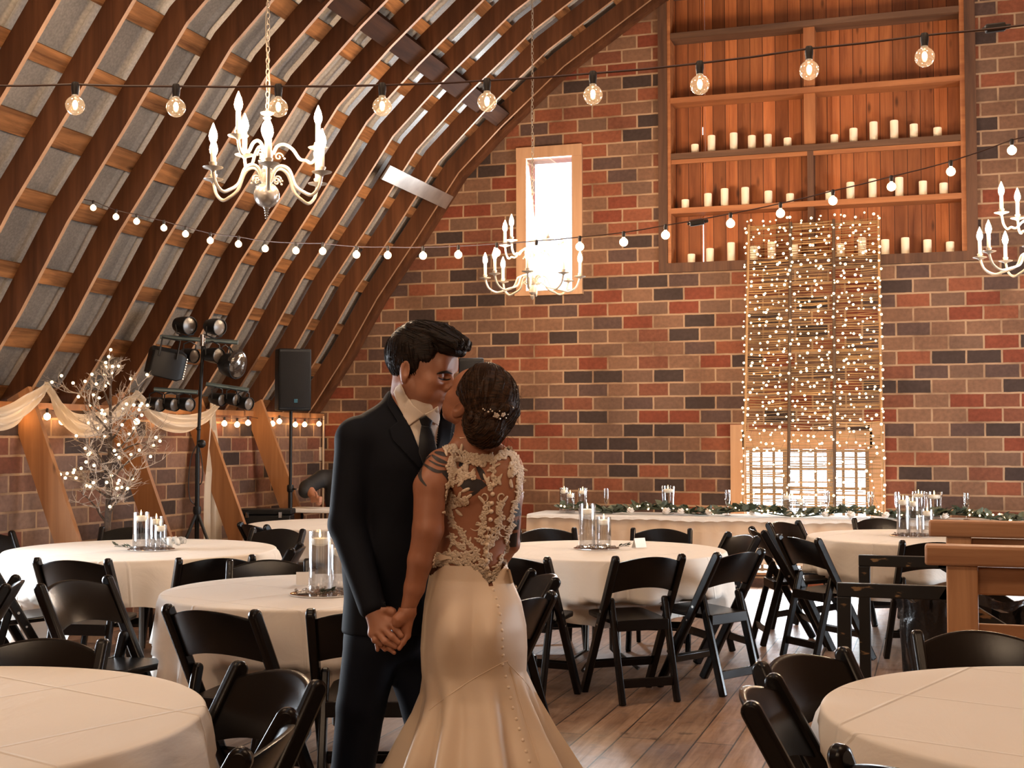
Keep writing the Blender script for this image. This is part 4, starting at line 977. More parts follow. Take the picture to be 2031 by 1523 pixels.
for (v, du, dv, dd) in [(1040, -45, -75, -.1), (1045, 45, -95, .05), (1000, 60, -60, -.15), (985, -62, -40, .1), (965, 72, -80, 0), (950, -60, -70, -.15), (930, -75, -55, .1), (905, 75, -60, -.1), (890, -62, -60, .12), (900, 50, -20, .2), (870, 60, -40, -.12), (860, -55, -60, 0), (835, -45, -75, -.1), (820, 40, -60, .1), (800, -30, -50, 0), (790, 28, -55, -.05), (1010, 20, -50, -.3), (960, -20, -30, -.3), (880, 10, -30, -.28), (760, 16, -25, 0), (750, -18, -25, 0)]:
    p = min(trunk, key=lambda a: abs(a.z - P(212, v).z)); d = RT * du * px - Z * dv * px + FH * dd; branch(p, d.normalized(), d.length * 1.0, .0105, 0)
mb.build('trunk', BARK, tt); twigs.build('twigs', FROST, tt)
rn.shuffle(tips); bp = None; used = []
for p in tips:
    if any((p - q).length < .05 for q in used) or len(used) > 78: continue
    used.append(p)
    if bp is None: b_ = MB(); b_.ball((0, 0, 0), .0115, 8, 6); bp = b_.build('bulb', FAIRY, tt, loc=p)
    else: o = bp.copy(); COL.objects.link(o); o.location = p
# ---- white sheer swag between the brace tops, and its hanging tail
SHEER = cloth('sheer_fabric', (.80, .72, .60), .45)
def swag(pts, wid, yoff=-.06):
    pts = spline(pts, 8); mb = MB(); m = 12; rows = []
    for j in range(m + 1):
        f = j / m; row = []
        for i, p in enumerate(pts):
            t = i / (len(pts) - 1); w = wid(t); q = Vector(p) - Z * w * f; q.x += .10 + .025 * math.sin(f * 14 + 5 * math.sin(t * PI)) + .03 * math.sin(f * PI) ; row.append(q)
        rows.append(row)
    for a, b_ in zip(rows, rows[1:]): mb.strip(a, b_)
    return mb
def onL(x, y): return onp(x / 2.987, 560 + y / 2.987, 0, XL + .12)
sw = swag([onL(-240, 600), onL(-120, 740), onL(0, 722), onL(110, 655), onL(195, 588)], lambda t: .07 + .10 * math.sin(PI * t))
ob = sw.build('hanging_fabric', SHEER, None, smooth=80); tag(ob, 'white sheer fabric swag at the left edge, ending on the first raked brace', 'drapery', 'fabric swags on the side wall')
sw = swag([onL(200, 588), onL(290, 700), onL(400, 775), onL(520, 770), onL(640, 715), onL(740, 638)], lambda t: .06 + .12 * math.sin(PI * t))
ob = sw.build('hanging_fabric', SHEER, None, smooth=80); tag(ob, 'white sheer fabric swag dipping behind the twig tree', 'drapery', 'fabric swags on the side wall')
sw = swag([onL(742, 640), onL(820, 715), onL(920, 770), onL(1040, 785), onL(1140, 768), onL(1215, 715)], lambda t: .06 + .10 * math.sin(PI * t))
ob = sw.build('hanging_fabric', SHEER, None, smooth=80); tag(ob, 'white sheer fabric swag just left of the lighting stand', 'drapery', 'fabric swags on the side wall')
mb = MB(); A = []; B = []
rows = []
for k in range(15):
    t = k / 14; z0 = onL(1215, 715).z; row = []
    for j in range(9):
        f = j / 8; yy = onL(1200, 900).y; row.append(Vector((XL + .22 + .02 * math.sin(f * 19 + t * 2), yy + (f - .5) * (.04 + .26 * min(1, t * 2.2)) + .01 * math.sin(t * 9), z0 - t * (z0 - .05))))
    rows.append(row)
for a, b_ in zip(rows, rows[1:]): mb.strip(a, b_)
ob = mb.build('hanging_fabric', SHEER, None, smooth=80); tag(ob, 'white sheer fabric tail hanging straight down behind the lighting stand', 'drapery')
# ---- DJ lighting stand
BLM = plain('black_metal', (.005, .005, .0055), .45, 0, .3); TEAL = plain('worn_steel_tube', (.20, .27, .28), .3, .8); LENS = plain('lens_glass', (.12, .10, .085), .3, 0); CHROME = plain('chrome_scoop', (.55, .55, .56), .12, 1)
sd = 10.62; sp_ = floor_at(391, sd, 0); st = thing('lighting_stand', 'black tripod lighting stand carrying a crossbar of stage lights', 'stand', sp_)
spx = sd / F
def S(u, v, dd=0): return atd(u, v, sd) + FH * dd - sp_
mb = MB(); mb.tube([S(390, 1110), S(392, 900)], .019, 10); mb.tube([S(392, 905), S(403, 668)], .014, 10); mb.build('pole', BLM, st)
mb = MB(); mb.lathe([(.03, -.03), (.034, 0), (.03, .03)], c=S(391, 1012), n=12); mb.ball(S(400, 880), .035, 8, 6); mb.ball(S(394, 850), .02, 8, 6); mb.build('collar', BLM, st)
h = S(391, 1014)
for k in range(3):
    a = -.35 + k * 2 * PI / 3; e = h + (RT * math.cos(a) + FH * math.sin(a)) * .38; e.z = .012; mb = MB(); mb.tube([h, e], .013, 8); lg = mb.build('leg', BLM, st); mb = MB(); mb.ball(e, .018, 8, 6); mb.build('rubber_foot', RUB, lg)
def tubebar(u0, v0, u1, v1, dd=0, r=.019):
    mb = MB(); mb.tube([S(u0, v0, dd), S(u1, v1, dd)], r, 10); return mb.build('crossbar', TEAL, st)
tubebar(318, 668, 472, 679); tubebar(314, 773, 399, 779, -.12); tubebar(399, 760, 484, 772, .18)
mb = MB(); mb.lathe([(.022, -.05), (.028, -.045), (.028, .045), (.022, .05)], c=S(403, 675), n=12); mb.build('clamp', CHROME, st)
def par(label, c, dirv, R, Ln, hang_from, yoke=True):
    p = thing('par_light', label, 'stage light', c, 0, 'stage lights on the lighting stand')
    d = Vector(dirv).normalized(); R3 = d.to_track_quat('Z', 'Y').to_matrix()
    mb = MB(); mb.lathe([(R * .55, -Ln * .55), (R * .8, -Ln * .45), (R * .95, -Ln * .1), (R, Ln * .45), (R * .93, Ln * .45), (R * .9, Ln * .3)], n=16, R=R3); mb.build('housing', BLM, p)
    mb = MB(); mb.lathe([(R * .92, Ln * .36), (R * .6, Ln * .40), (.001, Ln * .42)], n=16, R=R3); mb.build('lens', LENS, p)
    hp = Vector(hang_from) - Vector(c); s = d.cross(Z).normalized(); mb = MB()
    mb.tube([s * R * 1.12, s * R * 1.12 + hp * .75, hp * .95, -s * R * 1.12 + hp * .75, -s * R * 1.12], .006, 6); mb.build('yoke', BLM, p)
    return p
W_ = lambda u, v, dd=0: atd(u, v, sd) + FH * dd
dr = RT * .75 - FH * .55 - Z * .15
PARS = [(365, 645, 0, .075, .17, (368, 668), 'upper left of the pair above the top crossbar'), (425, 648, 0, .07, .16, (424, 672), 'upper right of the pair above the top crossbar'),
        (372, 704, .05, .06, .15, (374, 675), 'under the top crossbar, left of the pole'), (424, 705, -.03, .065, .17, (422, 676), 'under the top crossbar, just right of the pole'), (440, 720, .12, .05, .12, (440, 680), 'behind the silver scoop light'),
        (316, 802, -.12, .058, .15, (318, 776), 'leftmost under the lower left crossbar'), (345, 802, -.12, .055, .15, (347, 777), 'middle one under the lower left crossbar'), (374, 802, -.12, .055, .15, (374, 779), 'rightmost under the lower left crossbar'),
        (421, 790, .18, .052, .14, (420, 764), 'leftmost under the lower right crossbar'), (450, 790, .18, .052, .14, (450, 768), 'middle one under the lower right crossbar'), (475, 798, .18, .055, .14, (474, 772), 'rightmost under the lower right crossbar')]
for u, v, dd, R, Ln, (hu, hv), nm in PARS: par('black stage light, %s' % nm, W_(u, v, dd), dr + (RT * .1 if dd > 0 else Z * .05), R, Ln, W_(hu, hv, dd))
# big effect light and silver scoop
ec = W_(333, 722, -.1); el = thing('effect_light', 'large boxy black stage effect light hung at the left of the top crossbar', 'stage light', ec)
Re = Matrix.Rotation(YAW, 3, 'Z') @ Matrix.Rotation(.22, 3, 'Y') @ Matrix.Rotation(.45, 3, 'Z')
mb = MB(); mb.loft([[Re @ Vector((x, y * k, z * k)) for y, z in ((-.11, -.12), (.11, -.12), (.11, .10), (.05, .13), (-.05, .13), (-.11, .10))] for x, k in ((-.13, .8), (-.11, .95), (.10, 1), (.15, .8))]); mb.build('housing', BLM, el, bevel=.008)
mb = MB(); mb.tube([Re @ Vector(p) for p in ((-.08, -.12, .05), (-.08, -.10, .20), (.06, -.10, .20), (.06, -.12, .05))], .008, 6); mb.build('handle', BLM, el)
mb = MB()
for k in range(9): mb.ball(Re @ Vector((.155, -.07 + .0 * k, -.09 + .02 * k)), .006, 6, 4)
mb.build('led', plain('led_dot', (.8, .7, .6), .3, emit=1.2, ecol=(1, .8, .6)), el)
oc = W_(474, 728, -.08); ol = thing('scoop_light', 'round mirrored stage light at the right end of the top crossbar', 'stage light', oc)
R3 = (RT * .8 - FH * .5 - Z * .2).to_track_quat('Z', 'Y').to_matrix()
mb = MB(); mb.ball((0, 0, .02), .105, 16, 10, sc=(.95, 1.15, .55), R=R3); mb.build('mirror_dome', plain('mirror_dome', (.16, .15, .14), .14, .9, bump=.6, bscale=25), ol)
mb = MB(); mb.lathe([(.06, -.16), (.09, -.12), (.105, 0), (.10, .01)], n=16, R=R3); mb.build('housing', BLM, ol)
mb = MB(); hp = W_(452, 680) - oc; mb.tube([(0, 0, .02) + R3 @ Vector((.09, 0, -.05)), hp * .9, R3 @ Vector((-.09, 0, -.05))] if False else [R3 @ Vector((.1, 0, -.05)), hp * .85, R3 @ Vector((-.1, 0, -.05))], .007, 6); mb.build('yoke', BLM, ol)
mb = MB(); pts = [S(392, 880), S(380, 905), S(374, 950), S(377, 990), S(392, 1004)]; mb.tube(spline(pts), .005, 5); pts = [S(393, 870), S(402, 930), S(398, 960), S(388, 945), S(393, 900)]; mb.tube(spline(pts), .005, 5); mb.build('cable', RUB, st)
# ---- loudspeakers on stands
SPK = plain('speaker_case', (.004, .004, .0045), .55, spec=.25, bump=.2, bscale=150); GRL = plain('speaker_grille', (.011, .0105, .011), .8, spec=.2, bump=.5, bscale=400)
def speaker(u0, v0, u1, v1, d, yaw, label, label2, pole_u):
    w = (u1 - u0) * d / F; h = (v1 - v0) * d / F; c = atd((u0 + u1) / 2, v1, d); rz = YAW + yaw
    t = thing('loudspeaker', label, 'loudspeaker', c, rz); w *= .82
    mb = MB(); D = w * .95; rings = [[Vector(p) for p in ((-w / 2, -D / 2, z), (w / 2, -D / 2, z), (w / 2, 0, z), (w * .3, D / 2, z), (-w * .3, D / 2, z), (-w / 2, 0, z))] for z in (0, h)]
    mb.loft(rings); mb.build('case', SPK, t, bevel=.012)
    mb = MB(); m = 10; r0 = []
    rings = [[Vector((x, -D / 2 - .004 - .022 * math.cos(x / (w * .45) * PI / 2), z)) for x in [w * .45 * (q / 5 - 1) for q in range(11)]] for z in (.03, h - .03)]
    mb.strip(rings[0], rings[1]); mb.build('grille', GRL, t, smooth=60)
    mb = MB(); mb.box((.0, -D / 2 - .028, .09), (.035, .004, .035)); mb.build('badge', plain('speaker_badge', (.03, .10, .14), .3, .5), t, bevel=.004)
    fl_ = Vector((c.x, c.y, 0)); s = thing('speaker_stand', label2, 'stand', fl_)
    mb = MB(); mb.tube([(0, 0, .25), (0, 0, 1.0)], .020, 10); mb.tube([(0, 0, 1.0), (0, 0, c.z - .002)], .015, 10); mb.build('pole', BLM, s)
    mb = MB(); mb.lathe([(.024, .97), (.032, .98), (.032, 1.03), (.024, 1.04)], n=12); mb.tube([(.02, 0, 1.0), (.07, -.02, 1.0)], .009, 8); mb.build('collar', BLM, s)
    for k in range(3):
        a = k * 2.094 + 1.571; mb = MB(); mb.tube([(0, 0, .62), (.27 * math.cos(a), .27 * math.sin(a), .014)], .012, 8); mb.tube([(0, 0, .28), (.145 * math.cos(a), .145 * math.sin(a), .30)], .008, 6); mb.build('leg', BLM, s)
speaker(537, 693, 617, 815, 12.32, .42, 'black loudspeaker on a pole in the back left corner', 'black tripod stand under the loudspeaker in the back left corner', 566)
speaker(905, 711, 965, 806, 12.2, .0, 'black loudspeaker mostly hidden behind the kissing couple', 'black tripod stand hidden behind the kissing couple', 930)
# DJ table with white cloth, black gear case
c = floor_at(668, 12.5, .80); c.z = 0
dt = thing('side_table', 'small white topped table where the man in black writes', 'table', c, YAW * 0 + .1); mb = MB(); mb.box((.05, 0, .79), (1.1, .5, .03)); mb.build('tabletop', plain('white_top', (.80, .78, .74), .5), dt, bevel=.004)
for sx, sy in ((-1, -1), (1, -1), (1, 1), (-1, 1)): mb = MB(); mb.tube([(.05 + sx * .48, sy * .2, .775), (.05 + sx * .48, sy * .2, 0)], .014, 8); mb.build('leg', BLM, dt)
c = floor_at(527, 11.98, .0); mb = MB(); gc = thing('gear_case', 'low black equipment case beside the small white topped table', 'case', c, YAW)
mb.box((0, 0, .39), (.48, .22, .78)); mb.build('body', BLM, gc, bevel=.012); mb = MB(); mb.box((0, 0, .805), (.50, .24, .05)); mb.build('lid', SPK, gc, bevel=.01)
mb = MB(); mb.box((-.15, -.125, .78), (.03, .01, .05)); mb.box((.15, -.125, .78), (.03, .01, .05)); mb.build('latch', CHROME, gc)
# conduit pipes in the corner
PIPE = plain('conduit_pipe', (.52, .40, .28), .4, .5)
mb = MB(); xx = onp(634, 900, 1, 13.16).x
for dx in (0, .045): mb.tube([(xx + dx, 13.16, 1.72), (xx + dx, 13.16, .2)], .012, 8)
tag(mb.build('conduit', PIPE), 'pair of thin conduit pipes down the back left corner', 'pipe')
mb = MB(); mb.box((xx - .02, 13.15, 1.30), (.10, .08, .15)); tag(mb.build('junction_box', PIPE, bevel=.006), 'small metal junction box on the corner conduits', 'box')
# ---- cedar railings round the stair opening, black handrails
CED = wood('cedar', (.45, .225, .105), (.25, .108, .045), 'X', .8, .5); CEDV = wood('cedar_upright', (.47, .24, .112), (.28, .122, .05), 'Z', .8, .5)
def railing(label, u0, vtop, d, half, nm):
    p = atd(u0, vtop, d); zt = p.z; t = thing('cedar_railing', label, 'railing', (p.x, p.y, 0)); Ln = 2.2
    mb = MB(); mb.box((Ln / 2, 0, zt - .045), (Ln, .14, .09)); mb.build('cap_board', CED, t, bevel=.012)
    mb = MB(); mb.box((.16, .0, (zt - .09) / 2), (.135, .09, zt - .09)); mb.build('post', CEDV, t, bevel=.006)
    mb = MB(); mb.box((2.0, .0, (zt - .09) / 2), (.135, .09, zt - .09)); mb.build('post', CEDV, t, bevel=.006)
    for z0, z1 in ((zt - .22, zt - .10), (zt - .415, zt - .355), (zt - .53, zt - .48), (zt - .68, zt - .62), (zt - .84, zt - .78)):
        mb = MB(); mb.box((1.1, .03, (z0 + z1) / 2), (1.9, .035, z1 - z0)); mb.build('rail_board', CED, t, bevel=.004)
railing('nearer cedar railing with wide cap board at the right edge', 1834, 1079, 6.0, 0, '')
railing('farther cedar railing standing behind the first one at the right edge', 1842, 1031, 7.45, 0, '')
CHIP = plain('chipped_black_paint', (.007, .006, .0055), .45, 0, .3)
_nt = CHIP.node_tree; _b = _nt.nodes['Principled BSDF']; _tc = N(_nt, 'ShaderNodeTexCoord'); _mp = N(_nt, 'ShaderNodeMapping'); _mp.inputs['Scale'].default_value = (5, 20, 16); L(_nt, _tc.outputs['Object'], _mp.inputs[0])
_nz = N(_nt, 'ShaderNodeTexNoise'); _nz.inputs['Scale'].default_value = 1.4; _nz.inputs['Detail'].default_value = 7; L(_nt, _mp.outputs[0], _nz.inputs['Vector'])
_r = ramp(_nt, [(.635, (.007, .006, .0055)), (.67, (.20, .12, .055))]); L(_nt, _nz.outputs['Fac'], _r.inputs[0]); L(_nt, _r.outputs[0], _b.inputs['Base Color'])
def handrail(label, u0, v0, d, slope):
    p = atd(u0, v0, d); zt = p.z; t = thing('stair_handrail', label, 'handrail', (p.x, p.y, 0)); w = .065
    xr = atd(1850, v0, d).x - p.x + .1
    mb = MB(); mb.box((xr / 2, 0, zt - w / 2), (xr, .045, w)); mb.build('rail', CHIP, t, bevel=.004)
    mb = MB(); mb.box((w / 2, 0, (zt - w) / 2), (w, .05, zt - w)); mb.build('post', CHIP, t, bevel=.004)
    a = Vector((xr, 0, zt - .03)); mb = MB(); mb.bar(a + Vector((-.06, 0, 0)), a + Vector((1.1, 0, -.72)), .045, w); mb.build('slanting_rail', CHIP, t, bevel=.004)
    mb = MB(); mb.bar(a + Vector((-.06, 0, -.30)), a + Vector((.6, 0, -.7)), .03, .045); mb.build('lower_rail', CHIP, t, bevel=.004)
handrail('nearer black steel stair handrail with chipped paint', 1660, 1155, 6.27, 0)
handrail('farther black steel stair handrail with chipped paint', 1703, 1100, 7.72, 0)
# bins with black liners
LINER = plain('bin_liner', (.010, .010, .011), .22, bump=.9, bscale=14)
def bagmesh(r, h, seed, taper=.82):
    rn = random.Random(seed); rings = []; n = 40
    for k in range(15):
        t = k / 14; rr = r * (taper + (1 - taper) * t); ring = []
        for j in range(n):
            a = 2 * PI * j / n; q = noise.noise(Vector((math.cos(a) * 2.2, math.sin(a) * 2.2, t * 3 + seed))) * .05 + .018 * math.sin(9 * a + t * 7) * t + (.015 * math.sin(17 * a) if k > 11 else 0)
            if k == 14: q += .02
            ring.append(Vector(((rr + q * r * 3) * math.cos(a), (rr + q * r * 3) * math.sin(a), h * t + (.02 * math.sin(5 * a + seed) if k > 12 else 0))))
        rings.append(ring)
    for s_, dz in ((.85, -.02), (.45, -.10), (.05, -.12)): rings.append([Vector((p.x * s_, p.y * s_, h + dz + .02 * noise.noise(p * 20))) for p in rings[14]])
    mb = MB(); mb.loft(rings); return mb
c = floor_at(1850, 6.75, 0); tb_ = thing('trash_bin', 'black lined waste bin just left of the cedar post', 'bin', c)
bagmesh(.155, .66, 3).build('liner', LINER, tb_, smooth=60)
c2 = atd(1852, 1300, 6.75); mb = MB(); mb.bar((-.19, -.12, .20), (-.10, -.12, .13), .03, .02); mb.build('pedal', CHIP, tb_)
c = floor_at(1970, 6.95, 0); o = bagmesh(.22, .60, 5, .9).build('trash_bag', LINER, None, smooth=60, loc=c); tag(o, 'bulging black plastic bag behind the slatted cedar railing', 'bag')
c = floor_at(2150, 6.75, 0); o = bagmesh(.16, .62, 8, .9).build('trash_bag', LINER, None, smooth=60, loc=c); tag(o, 'black plastic bag at the right edge behind the cedar railing', 'bag')

# ================================================================== THE PEOPLE  (signed-distance sculpting)
class Sculpt:
    def __init__(s, lo, hi, h):
        s.lo = np.array(lo, np.float32); s.h = h; s.n = np.ceil((np.array(hi) - np.array(lo)) / h).astype(int) + 1
        s.D = np.full(tuple(s.n), .5, np.float32)
    def _sl(s, lo, hi):
        a = np.maximum(0, np.floor((np.array(lo) - s.lo) / s.h).astype(int)); b = np.minimum(s.n, np.ceil((np.array(hi) - s.lo) / s.h).astype(int) + 1)
        if np.any(b <= a): return None, None
        ax = [s.lo[i] + s.h * np.arange(a[i], b[i], dtype=np.float32) for i in range(3)]
        return (slice(a[0], b[0]), slice(a[1], b[1]), slice(a[2], b[2])), np.meshgrid(*ax, indexing='ij', sparse=True)
    def op(s, fn, lo, hi, k, mode):
        m = k + 3 * s.h; sl, G = s._sl([x - m for x in lo], [x + m for x in hi])
        if sl is None: return
        d = fn(*G).astype(np.float32); A = s.D[sl]
        if mode == 'add':
            if k > 0: hh = np.clip(.5 + .5 * (A - d) / k, 0, 1); s.D[sl] = A * (1 - hh) + d * hh - k * hh * (1 - hh)
            else: s.D[sl] = np.minimum(A, d)
        else:
            d = -d
            if k > 0: hh = np.clip(.5 - .5 * (A - d) / k, 0, 1); s.D[sl] = A * (1 - hh) + d * hh + k * hh * (1 - hh)
            else: s.D[sl] = np.maximum(A, d)
    def ell(s, c, r, k=.01, R=None, mode='add'):
        c = np.array(c, float); r = np.array(r if hasattr(r, '__len__') else [r] * 3, float); M = np.array(R) if R is not None else np.eye(3)
        def fn(X, Y, Z_):
            x, y, z = X - c[0], Y - c[1], Z_ - c[2]
            a, b, e = M[0][0] * x + M[1][0] * y + M[2][0] * z, M[0][1] * x + M[1][1] * y + M[2][1] * z, M[0][2] * x + M[1][2] * y + M[2][2] * z
            k0 = np.sqrt((a / r[0]) ** 2 + (b / r[1]) ** 2 + (e / r[2]) ** 2); k1 = np.sqrt((a / r[0] ** 2) ** 2 + (b / r[1] ** 2) ** 2 + (e / r[2] ** 2) ** 2)
            return k0 * (k0 - 1) / np.maximum(k1, 1e-6)
        q = max(r); s.op(fn, c - q, c + q, k, mode)
    def rc(s, a, b, ra, rb=None, k=.01, mode='add', fl=None):
        """tapered limb; fl = (axis vector, factor) squashes the section along an axis"""
        rb = ra if rb is None else rb; a = np.array(a, float); b = np.array(b, float); ba = b - a; L2 = float(ba @ ba) + 1e-12
        f = np.array(fl[0], float) if fl else None
        def fn(X, Y, Z_):
            x, y, z = X - a[0], Y - a[1], Z_ - a[2]
            t = np.clip((x * ba[0] + y * ba[1] + z * ba[2]) / L2, 0, 1)
            x, y, z = x - t * ba[0], y - t * ba[1], z - t * ba[2]
            rr = ra + (rb - ra) * t
            if f is not None:
                q = (x * f[0] + y * f[1] + z * f[2]) * (1 / fl[1] - 1); x, y, z = x + q * f[0], y + q * f[1], z + q * f[2]
                return (np.sqrt(x * x + y * y + z * z) - rr) * min(1, fl[1])
            return np.sqrt(x * x + y * y + z * z) - rr
        q = max(ra, rb) * 1.05; s.op(fn, np.minimum(a, b) - q, np.maximum(a, b) + q, k, mode)
    def chain(s, P, rs, k=.01, **kw):
        for i in range(len(P) - 1): s.rc(P[i], P[i + 1], rs[i], rs[i + 1], k if i == 0 else min(k, .012), **kw)
    def field(s, fn, k=0, mode='sub'):
        s.op(fn, s.lo, s.lo + s.h * s.n, k, mode)
    def mesh(s, xf=None):
        D = s.D; S = D < 0; n = D.shape
        c = sum(S[dx:n[0] - 1 + dx, dy:n[1] - 1 + dy, dz:n[2] - 1 + dz].astype(np.int8) for dx in (0, 1) for dy in (0, 1) for dz in (0, 1))
        I = np.argwhere((c > 0) & (c < 8)); idx = np.full((n[0] - 1, n[1] - 1, n[2] - 1), -1, np.int32); idx[I[:, 0], I[:, 1], I[:, 2]] = np.arange(len(I))
        co = np.array([(x, y, z) for x in (0, 1) for y in (0, 1) for z in (0, 1)]); V = np.stack([D[I[:, 0] + o[0], I[:, 1] + o[1], I[:, 2] + o[2]] for o in co], 1)
        P = np.zeros((len(I), 3)); W = np.zeros(len(I))
        for a in range(8):
            for b in range(a + 1, 8):
                if np.abs(co[a] - co[b]).sum() != 1: continue
                m = (V[:, a] < 0) != (V[:, b] < 0); t = np.where(m, V[:, a] / np.where(m, V[:, a] - V[:, b], 1), 0)
                P += m[:, None] * (co[a] + t[:, None] * (co[b] - co[a])); W += m
        P = s.lo + s.h * (I + P / W[:, None]); Fs = []
        for ax in range(3):
            o1, o2 = [(1, 2), (2, 0), (0, 1)][ax]; sh = [slice(None)] * 3; a = [slice(None)] * 3; b = [slice(None)] * 3; a[ax] = slice(0, -1); b[ax] = slice(1, None)
            A, B = S[tuple(a)], S[tuple(b)]; E_ = np.argwhere(A != B)
            E_ = E_[(E_[:, o1] > 0) & (E_[:, o2] > 0) & (E_[:, o1] < n[o1] - 1) & (E_[:, o2] < n[o2] - 1)]
            e1 = np.zeros(3, int); e1[o1] = 1; e2 = np.zeros(3, int); e2[o2] = 1
            q = [idx[tuple((E_ - u).T)] for u in (e1 + e2, e2, 0 * e1, e1)]; inside = A[tuple(E_.T)]
            Q = np.stack(q, 1); Q[~inside] = Q[~inside][:, ::-1]; Fs.append(Q)
        Fa = np.concatenate(Fs); Fa = Fa[(Fa >= 0).all(1)]
        if xf is not None: P = np.array(xf(P))
        return P, Fa
def sobj(name, parts, mats, parent, smooth_it=0):
    """parts: list of (verts, faces) joined in one mesh"""
    vs = []; fs = []; b = 0
    for P, Fa in parts: vs.append(P); fs.append(Fa + b); b += len(P)
    vs = np.concatenate(vs); fs = np.concatenate(fs); me = bpy.data.meshes.new(name); me.from_pydata(vs.tolist(), [], fs.tolist()); me.update()
    for m in (mats if isinstance(mats, (list, tuple)) else [mats]): me.materials.append(m)
    me.shade_smooth(); o = link(name, me, parent)
    if smooth_it: sm = o.modifiers.new('smooth', 'SMOOTH'); sm.factor = .5; sm.iterations = smooth_it
    return o
# local frame of the couple: x = camera right, y = away from camera, z = up
D0 = 4.0; PX = D0 / F
O0 = floor_at(870, D0, 0); O0.z = 0
def Q(u, v, dd=0.):
    p = atd(u, v, D0 + dd) - O0; return np.array((p.dot(RT), p.dot(FH), p.z))
def Qs(*a): return [Q(*x) for x in a]
def bvh_of(parts):
    vs = []; fs = []; b = 0
    for P, Fa in parts: vs += [tuple(p) for p in P]; fs += [tuple(int(i) + b for i in f) for f in Fa]; b = len(vs)
    return BVHTree.FromPolygons(vs, fs)
EYE = np.array(((CAM - O0).dot(RT), (CAM - O0).dot(FH), CAM.z))
def proj(u, v, bvh, off=.002, fallback=0.):
    e = Vector(EYE); t = Vector(Q(u, v, 0)); d = (t - e).normalized(); h = bvh.ray_cast(e, d)
    if h[0] is None: return Vector(Q(u, v, fallback)), -d
    return h[0] + h[1] * off, h[1]
def patch(polys, bvh, off=.002, cell=4.0, fallback=0., maxd=.06):
    """flat shapes given as photograph outlines, laid onto a sculpted surface"""
    mb = MB()
    for poly in polys:
        bm = bmesh.new(); vs = [bm.verts.new((x, y, 0)) for x, y in poly]
        try: f = bm.faces.new(vs)
        except Exception: bm.free(); continue
        bmesh.ops.triangulate(bm, faces=[f])
        for _ in range(5):
            lg = [e for e in bm.edges if e.calc_length() > cell]
            if not lg: break
            bmesh.ops.subdivide_edges(bm, edges=lg, cuts=1); bmesh.ops.triangulate(bm, faces=bm.faces[:])
        bm.verts.index_update(); mid = proj(sum(x for x, _ in poly) / len(poly), sum(y for _, y in poly) / len(poly), bvh, off, fallback)[0]
        P = []
        for v in bm.verts:
            q = proj(v.co.x, v.co.y, bvh, off, fallback)[0]
            P.append(q)
        mb.add(P, [tuple(v.index for v in f.verts) for f in bm.faces if max(abs(P[a.index].y - P[b.index].y) for a in f.verts for b in f.verts) < maxd]); bm.free()
    return mb
def brush(pts, w):     # a tapered stroke polygon
    pts = [Vector((x, y, 0)) for x, y in pts]; P = spline(pts, 5); n = len(P); A = []; B = []
    for i, p in enumerate(P):
        t = (P[min(i + 1, n - 1)] - P[max(i - 1, 0)]).normalized(); q = Vector((-t.y, t.x, 0)); ww = w * (math.sin(PI * (i + .35) / (n + .2)) ** .7) / 2; A.append(p + q * ww); B.append(p - q * ww)
    return [(p.x, p.y) for p in A] + [(p.x, p.y) for p in B[::-1]]
def headframe(f_h, pitch):   # columns forward, left, up
    f = np.array((f_h[0], f_h[1], 0.)); f /= np.linalg.norm(f); l = np.array((-f[1], f[0], 0)); c, s_ = math.cos(pitch), math.sin(pitch)
    fw = f * c + np.array((0, 0, s_)); up = -f * s_ + np.array((0, 0, c)); return np.stack([fw, l, up], 1)
def head_sculpt(fem=False, h=.0024):
    s = Sculpt((-.13, -.11, -.20), (.15, .11, .16), h)
    s.ell((-.012, 0, .04), (.098, .074, .083), 0)
    s.ell((.030, 0, -.01), (.064, .062, .078), .03)
    for y in (-1, 1):
        s.rc((-.005, y * .054, -.045), (.055, y * .018, -.088), .017, .015, .025)      # jaw
        s.ell((.058, y * .040, -.018), (.022, .022, .018), .02)                         # cheek bone
        s.ell((.045, y * .035, -.05), (.03, .026, .03), .02)
    s.ell((.068, 0, -.092), (.016, .020, .014), .018)                                   # chin
    s.rc((.078, -.032, .022), (.078, .032, .022), .013, .013, .018)                      # brow
    s.ell((.074, 0, .045), (.02, .045, .03), .02)
    for y in (-1, 1): s.ell((.092, y * .031, .002), (.015, .019, .011), .012, mode='sub')
    for y in (-1, 1): s.ell((.072, y * .031, .002), (.0135, .0145, .0125), .003)         # lidded eyes
    s.rc((.085, 0, .014), (.108, 0, -.024), .0075, .0095, .012)                          # nose
    for y in (-1, 1): s.ell((.096, y * .011, -.028), (.010, .008, .008), .006)
    s.ell((.072, 0, -.055), (.020, .026, .024), .02)
    s.rc((.084, -.017, -.052), (.091, 0, -.051), .0045, .006, .006); s.rc((.084, .017, -.052), (.091, 0, -.051), .0045, .006, .006)
    s.rc((.083, -.014, -.063), (.089, 0, -.063), .005, .007, .006); s.rc((.083, .014, -.063), (.089, 0, -.063), .005, .007, .006)
    s.rc((.075, -.02, -.0575), (.0975, 0, -.0572), .0016, .0018, .004, mode='sub'); s.rc((.075, .02, -.0575), (.0975, 0, -.0572), .0016, .0018, .004, mode='sub')
    for y in (-1, 1):                                                                    # ears
        c_ = Matrix.Rotation(y * .35, 3, 'Z') @ Matrix.Rotation(-.22, 3, 'Y')
        s.ell((-.014, y * .076, -.006), (.019, .0075, .031), .006, R=np.array(c_)); s.ell((-.008, y * .083, -.002), (.010, .006, .018), .005, R=np.array(c_), mode='sub')
        s.ell((-.009, y * .076, -.032), (.009, .006, .010), .006)
    return s
